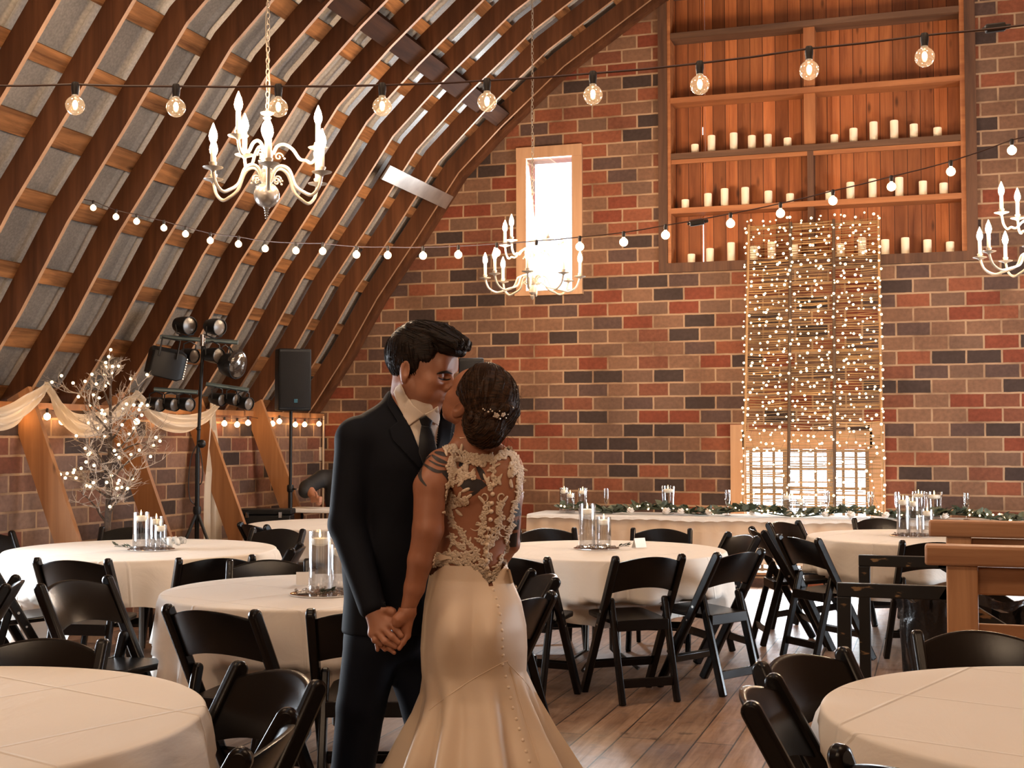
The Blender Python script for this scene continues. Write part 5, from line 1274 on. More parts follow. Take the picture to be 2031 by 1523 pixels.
def fab(name, col, rough, sheen=0, bump=.1, bscale=500, spec=.3): return plain(name, col, rough, spec=spec, sheen=sheen, bump=bump, bscale=bscale)
def skinmat(name, col):
    m = plain(name, col, .48, spec=.4, var=.10, vscale=14, bump=.04, bscale=250); return m
def hairmat(name, c1, c2):
    m, nt, b = newmat(name); tc = N(nt, 'ShaderNodeTexCoord'); nz = N(nt, 'ShaderNodeTexNoise'); nz.inputs['Scale'].default_value = 1; nz.inputs['Detail'].default_value = 5; nz.inputs['Distortion'].default_value = .4
    mp = N(nt, 'ShaderNodeMapping'); mp.inputs['Scale'].default_value = (25, 220, 160); mp.inputs['Rotation'].default_value = (.3, .5, .2); L(nt, tc.outputs['Object'], mp.inputs[0]); L(nt, mp.outputs[0], nz.inputs['Vector'])
    r = ramp(nt, [(.35, c2), (.7, c1)]); L(nt, nz.outputs['Fac'], r.inputs[0]); L(nt, r.outputs[0], b.inputs['Base Color']); b.inputs['Roughness'].default_value = .5; b.inputs['Specular IOR Level'].default_value = .16
    bp = N(nt, 'ShaderNodeBump'); bp.inputs['Strength'].default_value = .6; bp.inputs['Distance'].default_value = .004; L(nt, nz.outputs['Fac'], bp.inputs['Height']); L(nt, bp.outputs['Normal'], b.inputs['Normal']); return m
SKM = skinmat('skin_warm', (.36, .16, .092)); SKF = skinmat('skin_tan', (.33, .135, .072))
NAVY = fab('navy_wool', (.0042, .0050, .0085), .72, 0, .12, 700, .15); TROU = fab('navy_trouser', (.0042, .0062, .013), .7, 0, .12, 700, .15); SHIRT = fab('white_shirt', (.70, .60, .50), .75, 0, .08, 300); TIE = fab('black_tie', (.006, .0065, .009), .5, .1, .1, 600)
SATIN = plain('ivory_satin', (.72, .57, .42), .48, spec=.4, sheen=.1, bump=.03, bscale=120); LACE = plain('ivory_lace', (.76, .60, .44), .7, bump=.5, bscale=420); INK = plain('tattoo_ink', (.030, .022, .020), .55); SEQ = plain('sequin', (.95, .85, .7), .12, .9); SHOE = plain('black_shoe', (.012, .011, .011), .25)
HAIRM = hairmat('dark_hair', (.024, .013, .008), (.006, .004, .003)); HAIRF = hairmat('brown_updo', (.062, .028, .012), (.010, .005, .003)); LIP = plain('lip_skin', (.36, .12, .085), .4); BROW = plain('brow_hair', (.02, .011, .007), .8)
K = PX
# ------------------------------------------------------------------ groom
groom = thing('person', 'man in a dark navy suit and tie, kissing, holding hands with the woman in white', 'person', (O0.x, O0.y, 0), YAW)

# body under the clothes
s = Sculpt((-.45, -.40, -.02), (.30, .30, 1.72), .007)
nk = Q(842, 800, .0); nb = Q(820, 860, .02)
s.chain(Qs((836, 775, .01), (820, 880, .02)), (.0575, .060), 0)
s.rc(Q(720, 880, -.04), Q(868, 868, .05), .055, .050, .05); s.ell(Q(792, 950, 0), (.125, .10, .17), .05); s.ell(Q(782, 1110, 0), (.11, .09, .15), .05); s.ell(Q(775, 1235, 0), (.115, .10, .11), .05)
s.chain(Qs((738, 1290, -.01), (714, 1410, -.01), (698, 1540, 0), (697, 1765, .03)), (.072, .062, .052, .036), .03); s.chain(Qs((812, 1290, .06), (842, 1410, .06), (862, 1540, .065), (884, 1765, .09)), (.072, .062, .052, .036), .03)
s.chain(Qs((707, 880, -.05), (690, 1045, -.09), (744, 1214, -.21)), (.045, .038, .026), .03); s.chain(Qs((880, 880, .10), (905, 1020, .16), (930, 1060, .0)), (.045, .036, .028), .03)
s.rc(Q(700, 1795, .03), Q(722, 1808, -.04), .034, .030, .03); s.rc(Q(882, 1795, .09), Q(910, 1806, .0), .034, .030, .03)
gb = s.mesh()
# head
GH = headframe((.93, -.37), math.radians(-15)); GC = Q(836, 735, .0); GS = 1.07
s = head_sculpt(); s.rc((-.025, 0, -.05), (-.002, 0, -.19), .052, .056, .03)
gh = s.mesh(lambda P: (GC + (GH @ (P * GS).T).T))
# right hand
def H(x, y, dd=-.22): return Q(700 + x / 10.88, 1170 + y / 10.88, dd)
s = Sculpt(H(120, 1480, -.31), H(1250, 280, -.13), .0017)
wr = H(470, 470, -.205)
s.rc(H(520, 330, -.20), wr, .027, .025, 0)
KN = [H(800, 725, -.225), H(680, 845, -.232), H(540, 925, -.232), H(415, 935, -.225)]
for i, k_ in enumerate(KN): s.rc(wr, k_, .022, (.0125, .0125, .012, .0105)[i], .014)
s.rc(KN[0], KN[3], .012, .010, .012)
for P_, r in [([KN[0], H(940, 850, -.243), H(1040, 985, -.250)], (.0105, .0092, .0078)), ([KN[1], H(840, 1005, -.250), H(985, 1130, -.250)], (.0108, .0095, .008)), ([KN[2], H(690, 1105, -.248), H(920, 1225, -.246)], (.0102, .0092, .0076)), ([KN[3], H(470, 1080, -.236), H(600, 1175, -.234)], (.0092, .0084, .007))]: s.chain(P_, r, .0045)
s.chain([H(700, 420, -.215), H(840, 480, -.215), H(900, 600, -.212)], (.016, .012, .0095), .008)
ghand = s.mesh()
gbody = sobj('body', [gb, gh, ghand], SKM, groom)
# jacket
def torso_jacket(s, g=0.0):
    s.rc(Q(712, 868, -.04), Q(872, 858, .06), .066 + g, .058 + g, .0); s.rc(Q(756, 838, 0), Q(800, 806, .03), .05 + g, .055 + g, .04); s.rc(Q(786, 790, .045), Q(836, 792, .10), .026 + g, .026 + g, .04)
    s.rc(Q(790, 925, .0), Q(774, 1105, 0), .150 + g, .132 + g, .05, fl=((0, 1, 0), .78)); s.rc(Q(774, 1105, 0), Q(768, 1262, 0), .132 + g, .140 + g, .05, fl=((0, 1, 0), .82))
zhem = Q(770, 1253)[2]
zneck = Q(800, 775)[2]
s = Sculpt((-.45, -.42, .74), (.22, .34, 1.62), .0055)
torso_jacket(s)
s.rc(Q(874, 870, .10), Q(905, 1015, .18), .060, .05, .03); s.rc(Q(905, 1015, .18), Q(938, 1050, .04), .05, .042, .03)
# V opening at the chest, the neck hole and the hem
vpoly = [Q(u, v) for u, v in ((762, 700), (784, 772), (806, 832), (842, 925), (863, 880), (868, 800), (884, 700))]
def vcut(X, Y, Z_):
    d = None; n = len(vpoly); ins = np.zeros(np.broadcast_shapes(X.shape, Y.shape, Z_.shape), bool)
    e = EYE; tt = (0 - e[1]) / (Y - e[1]); x = e[0] + (X - e[0]) * tt; z = e[2] + (Z_ - e[2]) * tt
    best = None
    for i in range(n):
        a, b = vpoly[i], vpoly[(i + 1) % n]; ax, az, bx, bz = a[0], a[2], b[0], b[2]
        t = np.clip(((x - ax) * (bx - ax) + (z - az) * (bz - az)) / ((bx - ax) ** 2 + (bz - az) ** 2), 0, 1)
        dd = np.hypot(x - ax - t * (bx - ax), z - az - t * (bz - az)); best = dd if best is None else np.minimum(best, dd)
        c = ((az > z) != (bz > z)) & (x < (bx - ax) * (z - az) / (bz - az + 1e-12) + ax); ins = ins ^ c
    return np.maximum(np.where(ins, -best, best), Y - .06)
s.field(vcut, .004); s.field(lambda X, Y, Z_: Z_ - zhem + 0 * X + 0 * Y, .004); 
s.ell(Q(828, 770, .02), (.066, .070, .085), .008, mode='sub')
# sleeve added after the cuts
s.chain(Qs((706, 876, -.05), (688, 1040, -.095), (738, 1203, -.20)), (.062, .055, .040), .022)
cuff = Q(745, 1217, -.205); cd = cuff - Q(705, 1100, -.14); cd /= np.linalg.norm(cd)
s.op(lambda X, Y, Z_: np.maximum(-((X - cuff[0]) * cd[0] + (Y - cuff[1]) * cd[1] + (Z_ - cuff[2]) * cd[2]), np.sqrt((X - cuff[0]) ** 2 + (Y - cuff[1]) ** 2 + (Z_ - cuff[2]) ** 2) - .10), cuff - .1, cuff + .1, .003, 'sub')
gj = s.mesh(); jb = bvh_of([gj])
jacket = sobj('jacket', [gj], NAVY, groom, 1)
mb = patch([[(784, 768), (790, 800), (806, 838), (844, 926), (832, 930), (778, 872), (772, 852), (788, 838), (768, 806), (776, 780)]], jb, .004, 5); mb.build('lapel', NAVY, jacket, solid=.004, smooth=60)
mb = patch([[(871, 806), (886, 800), (896, 840), (890, 880), (850, 925), (864, 880)]], jb, .004, 5); mb.build('lapel', NAVY, jacket, solid=.004, smooth=60)
mb = patch([brush([(845, 930), (838, 1000), (830, 1090), (818, 1180), (800, 1250)], 3)], jb, .002, 6); mb.build('front_edge', NAVY, jacket, smooth=60)
# shirt and collar, tie
s = Sculpt((-.25, -.25, 1.2), (.15, .25, 1.62), .005)
s.rc(Q(722, 872, -.03), Q(866, 864, .05), .050, .045, 0); s.rc(Q(800, 925, .0), Q(790, 1000, 0), .140, .13, .05, fl=((0, 1, 0), .74)); s.rc(Q(836, 800, .0), Q(818, 868, .02), .062, .068, .03)
s.ell(Q(842, 768, 0), (.08, .08, .045), .004, mode='sub')
gs = s.mesh(); sb_ = bvh_of([gs, gb, gh]); shirt = sobj('shirt', [gs], SHIRT, groom, 1)
mb = patch([[(798, 761), (789, 767), (784, 778), (792, 806), (812, 845), (828, 832), (842, 822), (822, 804), (806, 780)]], sb_, .006, 4, -.05, .6); mb.build('collar', SHIRT, shirt, solid=.003, smooth=70)
mb = patch([[(842, 820), (856, 812), (867, 804), (868, 825), (866, 844), (852, 834)]], sb_, .006, 4, -.05, .6); mb.build('collar', SHIRT, shirt, solid=.003, smooth=70)
mb = patch([[(831, 829), (843, 822), (853, 833), (849, 846), (834, 844)], [(834, 844), (849, 846), (856, 868), (861, 895), (850, 930), (838, 925), (828, 900), (830, 870)]], sb_, .013, 4, -.08); mb.build('tie', TIE, groom, solid=.006, smooth=70)
# trousers, shoes
s = Sculpt((-.40, -.22, .02), (.22, .32, 1.0), .006)
s.ell(Q(772, 1240, .01), (.135, .112, .12), 0)
s.chain(Qs((738, 1285, -.015), (716, 1400, -.012), (698, 1540, 0), (696, 1790, .03)), (.088, .074, .066, .058), .03); s.chain(Qs((812, 1285, .06), (842, 1400, .062), (862, 1540, .065), (884, 1790, .09)), (.088, .072, .064, .056), .022)
trs = s.mesh(); sobj('trousers', [trs], TROU, groom, 1)
for (u, dd, u2, nm) in ((698, .03, 726, 'shoe'), (884, .09, 916, 'shoe')):
    s = Sculpt(Q(u - 60, 1850, dd - .22), Q(u2 + 60, 1760, dd + .12), .005); a = Q(u, 1800, dd + .02); b = Q(u2, 1800, dd - .10); a[2] = .04; b[2] = .035
    s.rc(a, b, .042, .038, 0); s.rc(a + np.array((0, 0, .03)), a + np.array((0, 0, .06)), .036, .036, .02); s.field(lambda X, Y, Z_: .004 - Z_ + 0 * X + 0 * Y if False else (.004 - Z_) * 1. + 0 * X + 0 * Y, 0) if False else None
    sobj(nm, [s.mesh()], SHOE, groom, 1)
# hair
s = Sculpt((-.14, -.11, -.12), (.16, .11, .17), .0026)
s.ell((-.014, 0, .042), (.107, .082, .094), 0); s.ell((.02, 0, .095), (.085, .066, .040), .03); s.ell((.080, -.006, .086), (.034, .054, .024), .02); s.ell((.098, -.012, .080), (.020, .038, .016), .012)
def facecut(X, Y, Z_):
    a = np.maximum(.048 - X + .25 * np.maximum(0, Z_ - .03), Z_ - .066)                # forehead and face
    b = np.maximum(.022 - X, Z_ - .030)                                                  # temple
    c = np.maximum(-.034 - X, Z_ + .020)                                                 # jaw below the side burn
    d = Z_ + .065                                                                        # nape
    return np.minimum(np.minimum(a, b), np.minimum(c, d)) + 0 * Y
for y in (-1, 1): s.ell((-.018, y * .092, -.010), (.024, .022, .036), .004, mode='sub')
s.field(facecut, .008)
rn = random.Random(5)
for i in range(26):   # combed locks on top
    y = rn.uniform(-.06, .05); x0 = rn.uniform(-.06, .0); s.chain([(x0, y, .132 - abs(y) * .35), (x0 + .06, y * .95 - .004, .138 - abs(y) * .4), (x0 + .115, y * .9 - .012, .118 - abs(y) * .25), (min(x0 + .15, .118), y * .8 - .018, .092)], (.006, .008, .008, .004), .006)
s.chain([(.075, -.062, .070), (.02, -.062, .100), (-.05, -.056, .118)], (.004, .004, .004), .005, mode='sub')
gha = s.mesh(lambda P: (GC + (GH @ (P * GS).T).T)); sobj('hair', [gha], HAIRM, groom)
hb = bvh_of([gh])
mb = patch([brush([(866, 741), (876, 738), (887, 737), (896, 741)], 4.2)], hb, .0018, 2, .0); mb.build('eyebrow', BROW, groom, solid=.002)
mb = patch([brush([(869, 749), (877, 752), (886, 753), (894, 751)], 3.2)], hb, .0012, 2, .0); mb.build('eyelashes', BROW, groom, solid=.001)
def strands(name, mesh, Hf, C_, S_, n, flow, ok, mat, parent, r, L_, seed):
    rn = random.Random(seed); P, Fa = mesh; bv = bvh_of([mesh]); Hi = np.linalg.inv(Hf); mb = MB(); k = 0; tries = 0
    while k < n and tries < n * 12:
        tries += 1; p = P[rn.randrange(len(P))]; q = Hi @ (p - C_) / S_
        if not ok(q): continue
        k += 1; pts = []; l = L_ * rn.uniform(.6, 1.2); cur = Vector(p)
        for i in range(7):
            h = bv.find_nearest(cur); nr = h[1]; base = h[0] + nr * (.0010 + .0012 * math.sin(PI * i / 6)); pts.append(base)
            q = Hi @ (np.array(base) - C_) / S_; d = Vector(Hf @ flow(q)); d = d - nr * d.dot(nr); d.normalize(); cur = base + d * l / 6
        mb.tube(pts, [r * (.5 + .5 * math.sin(PI * (i + .6) / 7.2)) for i in range(7)], 4)
    mb.build(name, mat, parent)
def gflow(q): return np.array((1.0, -.18, -.15)) if q[2] > .085 else np.array((.35, 0, -.9))
strands('hair_strands', gha, GH, GC, GS, 420, gflow, lambda q: q[2] > -.05, HAIRM, groom, .0013, .045, 3)
# ------------------------------------------------------------------ bride
bride = thing('person', 'woman seen from behind in an ivory lace mermaid gown, brown hair in a low updo', 'person', (O0.x, O0.y, 0), YAW)
BD = -.12
s = Sculpt((-.15, -.50, -.01), (.36, .22, 1.62), .0055)
s.chain(Qs((934, 822, -.13), (930, 880, -.12)), (.043, .047), 0)
s.rc(Q(932, 890, -.12), Q(878, 915, -.17), .042, .036, .03); s.rc(Q(936, 892, -.12), Q(1008, 918, -.06), .042, .036, .03)
s.ell(Q(957, 975, -.11), (.114, .088, .150), .04); s.rc(Q(955, 985, -.11), Q(929, 1100, -.12), .104, .100, .04, fl=((0, 1, 0), .80))
s.ell(Q(936, 1225, -.115), (.128, .090, .17), .03); s.ell(Q(908, 1235, -.14), (.060, .060, .08), .03); s.ell(Q(972, 1238, -.13), (.060, .060, .08), .03)
s.chain(Qs((905, 1290, -.13), (915, 1500, -.12), (915, 1790, -.10)), (.085, .058, .036), .03); s.chain(Qs((975, 1290, -.12), (975, 1500, -.11), (970, 1790, -.10)), (.085, .058, .036), .03)
# shoulder blades and spine groove
s.ell(Q(925, 960, -.20), (.040, .018, .055), .02); s.ell(Q(1003, 958, -.165), (.034, .018, .055), .02)
s.chain([Q(976, 910, -.225), Q(972, 1000, -.225), Q(962, 1100, -.225)], (.012, .012, .012), .03, mode='sub')
# arms
s.chain(Qs((872, 925, -.19), (853, 965, -.215), (849, 1050, -.235), (834, 1110, -.235), (822, 1165, -.225), (809, 1208, -.225)), (.044, .047, .044, .036, .029, .0215), .025)
s.chain(Qs((1014, 932, -.06), (1019, 985, -.05), (1013, 1080, -.03), (985, 1120, .10), (930, 1100, .22)), (.036, .027, .026, .026, .020), .02)
bb = s.mesh()
BH = headframe((-.75, .66), math.radians(41)); BC = Q(943, 803, BD)
s = head_sculpt(True); s.rc((-.03, 0, -.04), (-.065, 0, -.13), .046, .044, .03); bh = s.mesh(lambda P: (BC + (BH @ (P * .97).T).T))
# left hand
s = Sculpt(H(120, 1480, -.31), H(1420, 280, -.13), .0017)
wr = H(1190, 440, -.226); s.rc(H(1230, 300, -.225), wr, .0215, .020, 0)
kn = [H(1170, 985, -.236), H(1060, 985, -.222), H(960, 985, -.212), H(860, 960, -.205)]
for k_ in kn: s.rc(wr, k_, .019, .0105, .014)
s.chain([H(1120, 520, -.235), H(980, 650, -.246), H(945, 730, -.248)], (.019, .0165, .012), .012)      # thumb mound
for P_, r in [([kn[0], H(1080, 1130, -.247), H(1000, 1265, -.252)], (.0092, .0080, .0062)), ([kn[1], H(930, 1180, -.228), H(780, 1262, -.236), H(890, 1352, -.246)], (.009, .008, .0072, .006)), ([kn[2], H(770, 1130, -.214), H(640, 1220, -.222), H(690, 1290, -.234)], (.009, .008, .007, .0058)), ([kn[3], H(640, 1090, -.206), H(525, 1180, -.222), H(530, 1290, -.230)], (.0085, .0075, .0066, .0058))]: s.chain(P_, r, .0045)
bhand = s.mesh()
bbody = sobj('body', [bb, bh, bhand], SKF, bride)
bbv = bvh_of([bb]); 
# hair: swept back into a low bun
s = Sculpt((-.19, -.13, -.19), (.12, .13, .16), .0028)
s.ell((-.018, 0, .046), (.110, .088, .101), 0); s.ell((-.055, 0, .01), (.085, .080, .085), .03)
def fcut(X, Y, Z_):
    a = .056 - X + .22 * (Z_ - .03) - .22 * np.abs(Y); b = np.maximum(-.036 - X, Z_ - .016); return np.minimum(a, b)
s.field(fcut, .012)
bc_ = np.linalg.inv(BH) @ ((Q(962, 848, -.20) - BC) / .97)
s.ell(bc_, (.058, .062, .054), .02)
rn = random.Random(9)
for i in range(46):    # locks swept from the hairline to the bun
    y = rn.uniform(-1, 1); z0 = .125 - .10 * y * y; p0 = np.array((.035 - .06 * y * y + rn.uniform(-.02, .02), .080 * y, z0 * .9 - .01)); p1 = np.array((-.07, .083 * y * .95, .075 - .06 * y * y)); 
    n1 = p1 / np.linalg.norm(p1 - np.array((-.018, 0, .044))) ; q = p1 - np.array((-.018, 0, .044)); p1 = np.array((-.018, 0, .044)) + q / np.linalg.norm(q) * .100
    p2 = bc_ + np.array((rn.uniform(-.02, .03), .05 * y + rn.uniform(-.02, .02), rn.uniform(.02, .045))); P_ = [tuple(v) for v in spline([Vector(p0), Vector(p1), Vector((p1 + p2) / 2 + (p1 - np.array((-.018, 0, .044))) * .12), Vector(p2)], 3)]
    s.chain(P_, [.0065] * len(P_), .004)
for i in range(34):    # coils of the bun
    a = rn.uniform(0, 6.28); b = rn.uniform(.5, 1.1); ax = headframe((math.cos(a), math.sin(a)), rn.uniform(-.9, .9)); P_ = []
    for k in range(7):
        th = k * .33 * b * 2; P_.append(tuple(bc_ + ax @ (np.array((math.cos(th), math.sin(th), .25 * math.sin(a * 3))) * .055)))
    s.chain(P_, [.007] * 7, .004)
bha = s.mesh(lambda P: (BC + (BH @ (P * .97).T).T)); sobj('hair', [bha], HAIRF, bride); hbv = bvh_of([bha])
strands('hair_strands', bha, BH, BC, .97, 520, lambda q: (bc_ - q) if np.linalg.norm(bc_ - q) > .07 else np.cross(q - bc_, (.3, 1, .4)), lambda q: True, HAIRF, bride, .0014, .055, 8)
# loose strands
mb = MB(); cb_ = Q(960, 840, -.15)
for i in range(26):
    a = rn.uniform(-1.2, 1.6); u, v = 985 + 34 * math.cos(a) + rn.uniform(-4, 4), 800 + 70 * math.sin(a); p = Vector(proj(u, v, hbv, -.004, -.12)[0]); d = Vector((math.cos(a) * .6, rn.uniform(-.3, .3), rn.uniform(-.7, .4))).normalized()
    mb.tube([p, p + d * .012, p + d * .022 + Vector((0, 0, -.006)), p + d * .028 + Vector((rn.uniform(-.01, .01), 0, -.016))], .0005, 3)
mb.build('loose_strands', HAIRF, bride)
# hair pin: small beaded blossoms
hp = thing  # (name kept short)
pin = MB()
for (u, v, r) in [(959, 812, 2.2), (963, 815, 1.8), (968, 818, 2.6), (972, 813, 1.8), (976, 816, 2.2), (981, 818, 2.0), (985, 823, 6), (997, 821, 5.5), (990, 829, 2.5), (1002, 828, 2), (978, 824, 2), (1006, 820, 1.6), (991, 815, 1.8)]:
    c, nrm = proj(u, v, hbv, .004, -.15); R_ = Vector(nrm).to_track_quat('Z', 'Y').to_matrix()
    if r > 4:
        for k in range(5): a = k * 1.257; pin.ball(c + R_ @ Vector((math.cos(a), math.sin(a), 0)) * r * .55 * K, r * .45 * K, 6, 4, sc=(1, 1, .4), R=R_)
        pin.ball(c + R_ @ Vector((0, 0, .002)), r * .22 * K, 6, 4)
    else: pin.ball(c, r * K * .8, 6, 4)
pin.build('hair_pin', plain('pearl_bead', (.85, .74, .62), .3, .2), bride)
mb = MB(); pts = [proj(u, v, bbv, .001, -.1)[0] for u, v in [(899, 858), (905, 866), (914, 869), (924, 868), (932, 864)]]; mb.tube(pts, .0009, 4, caps=False); mb.build('necklace', SEQ, bride)
# skirt of the gown
EDG = [(1116, 856, 1004), (1130, 853, 1009), (1148, 850, 1015), (1192, 842, 1034), (1240, 837, 1044), (1285, 834, 1046), (1330, 836, 1044), (1378, 839, 1056), (1420, 831, 1071), (1447, 822, 1080), (1480, 812, 1094), (1523, 802, 1110), (1600, 772, 1146), (1700, 730, 1200), (1780, 700, 1250), (1838, 676, 1290)]
rings = []; NA = 220; rn = random.Random(2)
vsz = []
dense = []
for (a, b_) in zip(EDG, EDG[1:]):
    for k in range(6): t = k / 6; dense.append(tuple(x + (y - x) * t for x, y in zip(a, b_)))
dense.append(EDG[-1])
for (v, ul, ur) in dense:
    uc = (ul + ur) / 2; c = Q(uc, v, BD - .005); c[2] = max(c[2], .006); rx = (ur - ul) / 2 * K * .97
    t = max(0, (v - 1330) / 500.); ry = rx * (.80 + .2 * min(1, t * 3)); ry = max(ry, .098)
    bum = math.exp(-((v - 1240) / 62.) ** 2)
    ring = []
    for k in range(NA):
        a = 2 * PI * k / NA; cx, cy = math.cos(a), math.sin(a)
        f = 0
        if t > 0:
            back = max(0, -cy) ** .5
            f = (.30 * math.sin(9 * a + .8) + .22 * math.sin(15 * a + 2 + .5 * math.sin(4 * a)) + .42 * max(0, math.sin(6.5 * a + 1.9)) ** 3) * .075 * min(1, t * 2.2) ** .9 * (1 + t)
        x = c[0] + (rx + f) * cx; y = c[1] + (ry + f) * cy
        if cy < 0:
            lob = max(math.exp(-((x - Q(900, v)[0]) / .062) ** 2), math.exp(-((x - Q(985, v)[0]) / .062) ** 2))
            y -= .050 * bum * lob * (-cy)
        ring.append(Vector((x, y, c[2] if t == 0 else c[2] + 0)))
    rings.append(ring)
mb = MB(); mb.loft(rings, cap=False)
def to_px(p): w = O0 + RT * p[0] + FH * p[1] + Z * p[2] - CAM; d = w.dot(FW); return CU + F * w.dot(RT) / d, CV - F * w.dot(UP) / d
kept = []
for f in mb.f:      # the back of the skirt dips to a point at the end of the spine
    c = sum((Vector(mb.v[i]) for i in f), Vector()) / 4; u, v = to_px(c)
    top = 1164 - abs(u - 974) * (1.55 if u > 974 else 1.25)
    top = max(top, 1140 - 24 * max(0, 1 - ((u - 905) / 48) ** 2)) if u < 945 else top
    if v < top and c.y < Q(930, 1150, BD)[1]: continue
    kept.append(f)
mb.f = kept; mb.m = [0] * len(kept); skirt = mb.build('skirt', SATIN, bride, smooth=80)
skv = BVHTree.FromPolygons([Vector(v) for v in mb.v], mb.f)
def seam(pts, r, off=.001, mat=SATIN, name='seam', bv=None):
    mb = MB(); P = [proj(p.x, p.y, bv or skv, off, -.2)[0] for p in spline([Vector((u, v, 0)) for u, v in pts], 8)]; mb.tube(P, r, 5, caps=False); return mb.build(name, mat, skirt)
seam([(851, 1408), (880, 1386), (930, 1352), (975, 1326), (1004, 1312), (1010, 1318), (1042, 1352), (1052, 1368)], .0022)
seam([(939, 1210), (942, 1260), (943, 1320)], .0010)
seam([(1012, 1322), (1022, 1358), (1040, 1420), (1062, 1490), (1075, 1530)], .004)
# bodice: satin lower edge and lace motifs laid on the back
rn = random.Random(31)
LP = []
def flower(u, v, r, n=5, a0=0):
    for k in range(n):
        a = a0 + 2 * PI * k / n; c, s_ = math.cos(a), math.sin(a); P_ = []
        for (l, w) in ((.18, .12), (.55, .42), (.85, .40), (1.0, .0), (.85, -.40), (.55, -.42), (.18, -.12)): P_.append((u + r * (l * c - w * s_), v + r * (l * s_ + w * c)))
        LP.append(P_)
def leafl(u, v, a, l, w): LP.append(brush([(u, v), (u + l * .5 * math.cos(a) - 1 * math.sin(a), v + l * .5 * math.sin(a)), (u + l * math.cos(a), v + l * math.sin(a))], w))
def scroll(u, v, r, a0, turn, w=3.2):
    LP.append(brush([(u + r * (1 - .13 * k) * math.cos(a0 + turn * k * .75), v + r * (1 - .13 * k) * math.sin(a0 + turn * k * .75)) for k in range(7)], w))
def trail(pts, step, r, wide, leaves=1.0):
    P = spline([Vector((u, v, 0)) for u, v in pts], 12); acc = 0; last = P[0]
    for i, p in enumerate(P):
        acc += (p - last).length; last = p
        if acc >= step:
            acc = 0; j = rn.uniform(-wide, wide); q = rn.uniform(-wide, wide) * .5; flower(p.x + j, p.y + q, r * rn.uniform(.75, 1.15), rn.choice((5, 6)), rn.uniform(0, 6))
            if rn.random() < leaves: leafl(p.x + j, p.y + q, rn.uniform(0, 6.28), r * rn.uniform(1.6, 2.4), r * .75)
    LP.append(brush(pts, 2.6))
trail([(883, 893), (895, 889), (915, 897), (940, 906), (965, 909), (978, 913), (992, 902), (1004, 894)], 5, 7.5, 4)
trail([(892, 905), (915, 911), (940, 916), (958, 922)], 7, 7, 4); trail([(897, 905), (892, 930), (896, 950)], 6, 7, 4)
trail([(1000, 893), (1018, 906), (1029, 932), (1032, 958)], 4.5, 7, 4); trail([(1028, 950), (1024, 985), (1016, 1015), (1010, 1050), (1003, 1090)], 6, 5.5, 3); trail([(1016, 915), (1018, 945)], 6, 6, 4)
trail([(900, 915), (895, 945), (889, 970), (892, 1000), (893, 1018)], 5, 7.5, 4); trail([(897, 980), (912, 998), (925, 990)], 6, 8, 3); trail([(905, 930), (918, 944), (938, 946)], 7, 7, 3); trail([(900, 960), (912, 950), (925, 935), (918, 925)], 8, 6, 3)
trail([(976, 910), (978, 945), (976, 975)], 6, 6, 7); trail([(966, 990), (962, 1020), (958, 1050), (954, 1080)], 6, 6.5, 6); trail([(992, 990), (990, 1020), (983, 1055), (975, 1085)], 6, 6.5, 6); trail([(972, 1060), (966, 1100), (966, 1130)], 6, 6, 6)
trail([(890, 1022), (905, 1045), (922, 1068), (940, 1090), (955, 1115), (966, 1138)], 5, 6, 4); trail([(893, 1055), (905, 1080), (925, 1085)], 6, 6.5, 4); trail([(880, 1105), (900, 1100), (920, 1098), (938, 1108)], 5, 7, 5); trail([(1000, 1095), (990, 1120), (978, 1142)], 6, 5.5, 3)
trail([(856, 1120), (880, 1114), (905, 1113), (930, 1117), (950, 1134), (968, 1156)], 4.5, 7.5, 5); trail([(1004, 1112), (992, 1132), (982, 1150)], 5, 6, 4); trail([(860, 1106), (885, 1096)], 6, 7, 5)
for sgn, ux in ((-1, 958), (1, 996)):
    scroll(ux, 985, 12, 1.57, sgn, 3.4); scroll(ux - sgn * 2, 1012, 14, -1.2, -sgn, 3.2); leafl(ux, 940, 1.57 + sgn * .5, 22, 6); leafl(ux - sgn * 4, 1000, -1.57 + sgn * .7, 22, 6); scroll(ux, 1052, 12, 1.2, sgn, 3.2)
scroll(945, 1040, 14, 2.6, -1, 3.4); scroll(1003, 1045, 9, .5, 1, 3)
for (u, v, a) in [(912, 905, .9), (925, 918, 1.6), (940, 930, 1.9), (902, 940, -.6), (908, 965, -.9), (915, 975, -.4), (905, 1010, .8), (1010, 930, 1.6), (1012, 950, 1.4), (988, 945, 1.3), (970, 945, 1.8)]: leafl(u, v, a, 18, 6.5)
lace = patch(LP, bbv, .0035, 5, -.12, .03).build('lace_bodice', LACE, bride, smooth=60, solid=.0014)
# satin side panels of the bodice meeting the skirt
mb = patch([[(858, 1112), (872, 1098), (892, 1104), (912, 1112), (936, 1118), (952, 1132), (968, 1152), (972, 1164), (984, 1150), (1000, 1122), (1012, 1130), (1022, 1170), (960, 1190), (850, 1170)]], skv, .0025, 6, -.2); mb.build('waist_panel', SATIN, skirt, smooth=70)
LP = []
for (u, v, r, a, t_) in [(935, 1175, 11, 0, 1), (915, 1158, 9, 1, -1), (900, 1172, 9, 2, 1), (955, 1172, 8, 3, -1), (895, 1195, 10, .5, 1), (870, 1175, 8, 2.4, -1), (868, 1215, 9, 1.1, 1), (862, 1240, 8, 0, -1), (856, 1262, 9, 2, 1), (866, 1282, 8, 1, -1), (858, 1300, 7, 0, 1), (1000, 1165, 7, 0, 1), (1012, 1180, 6, 2, -1), (990, 1280, 7, 1, 1), (1012, 1276, 7, 2.4, -1), (1000, 1296, 6, .4, 1), (1022, 1200, 6, 1, 1), (925, 1192, 8, 3, 1)]: scroll(u, v, r, a, t_, 2.2)
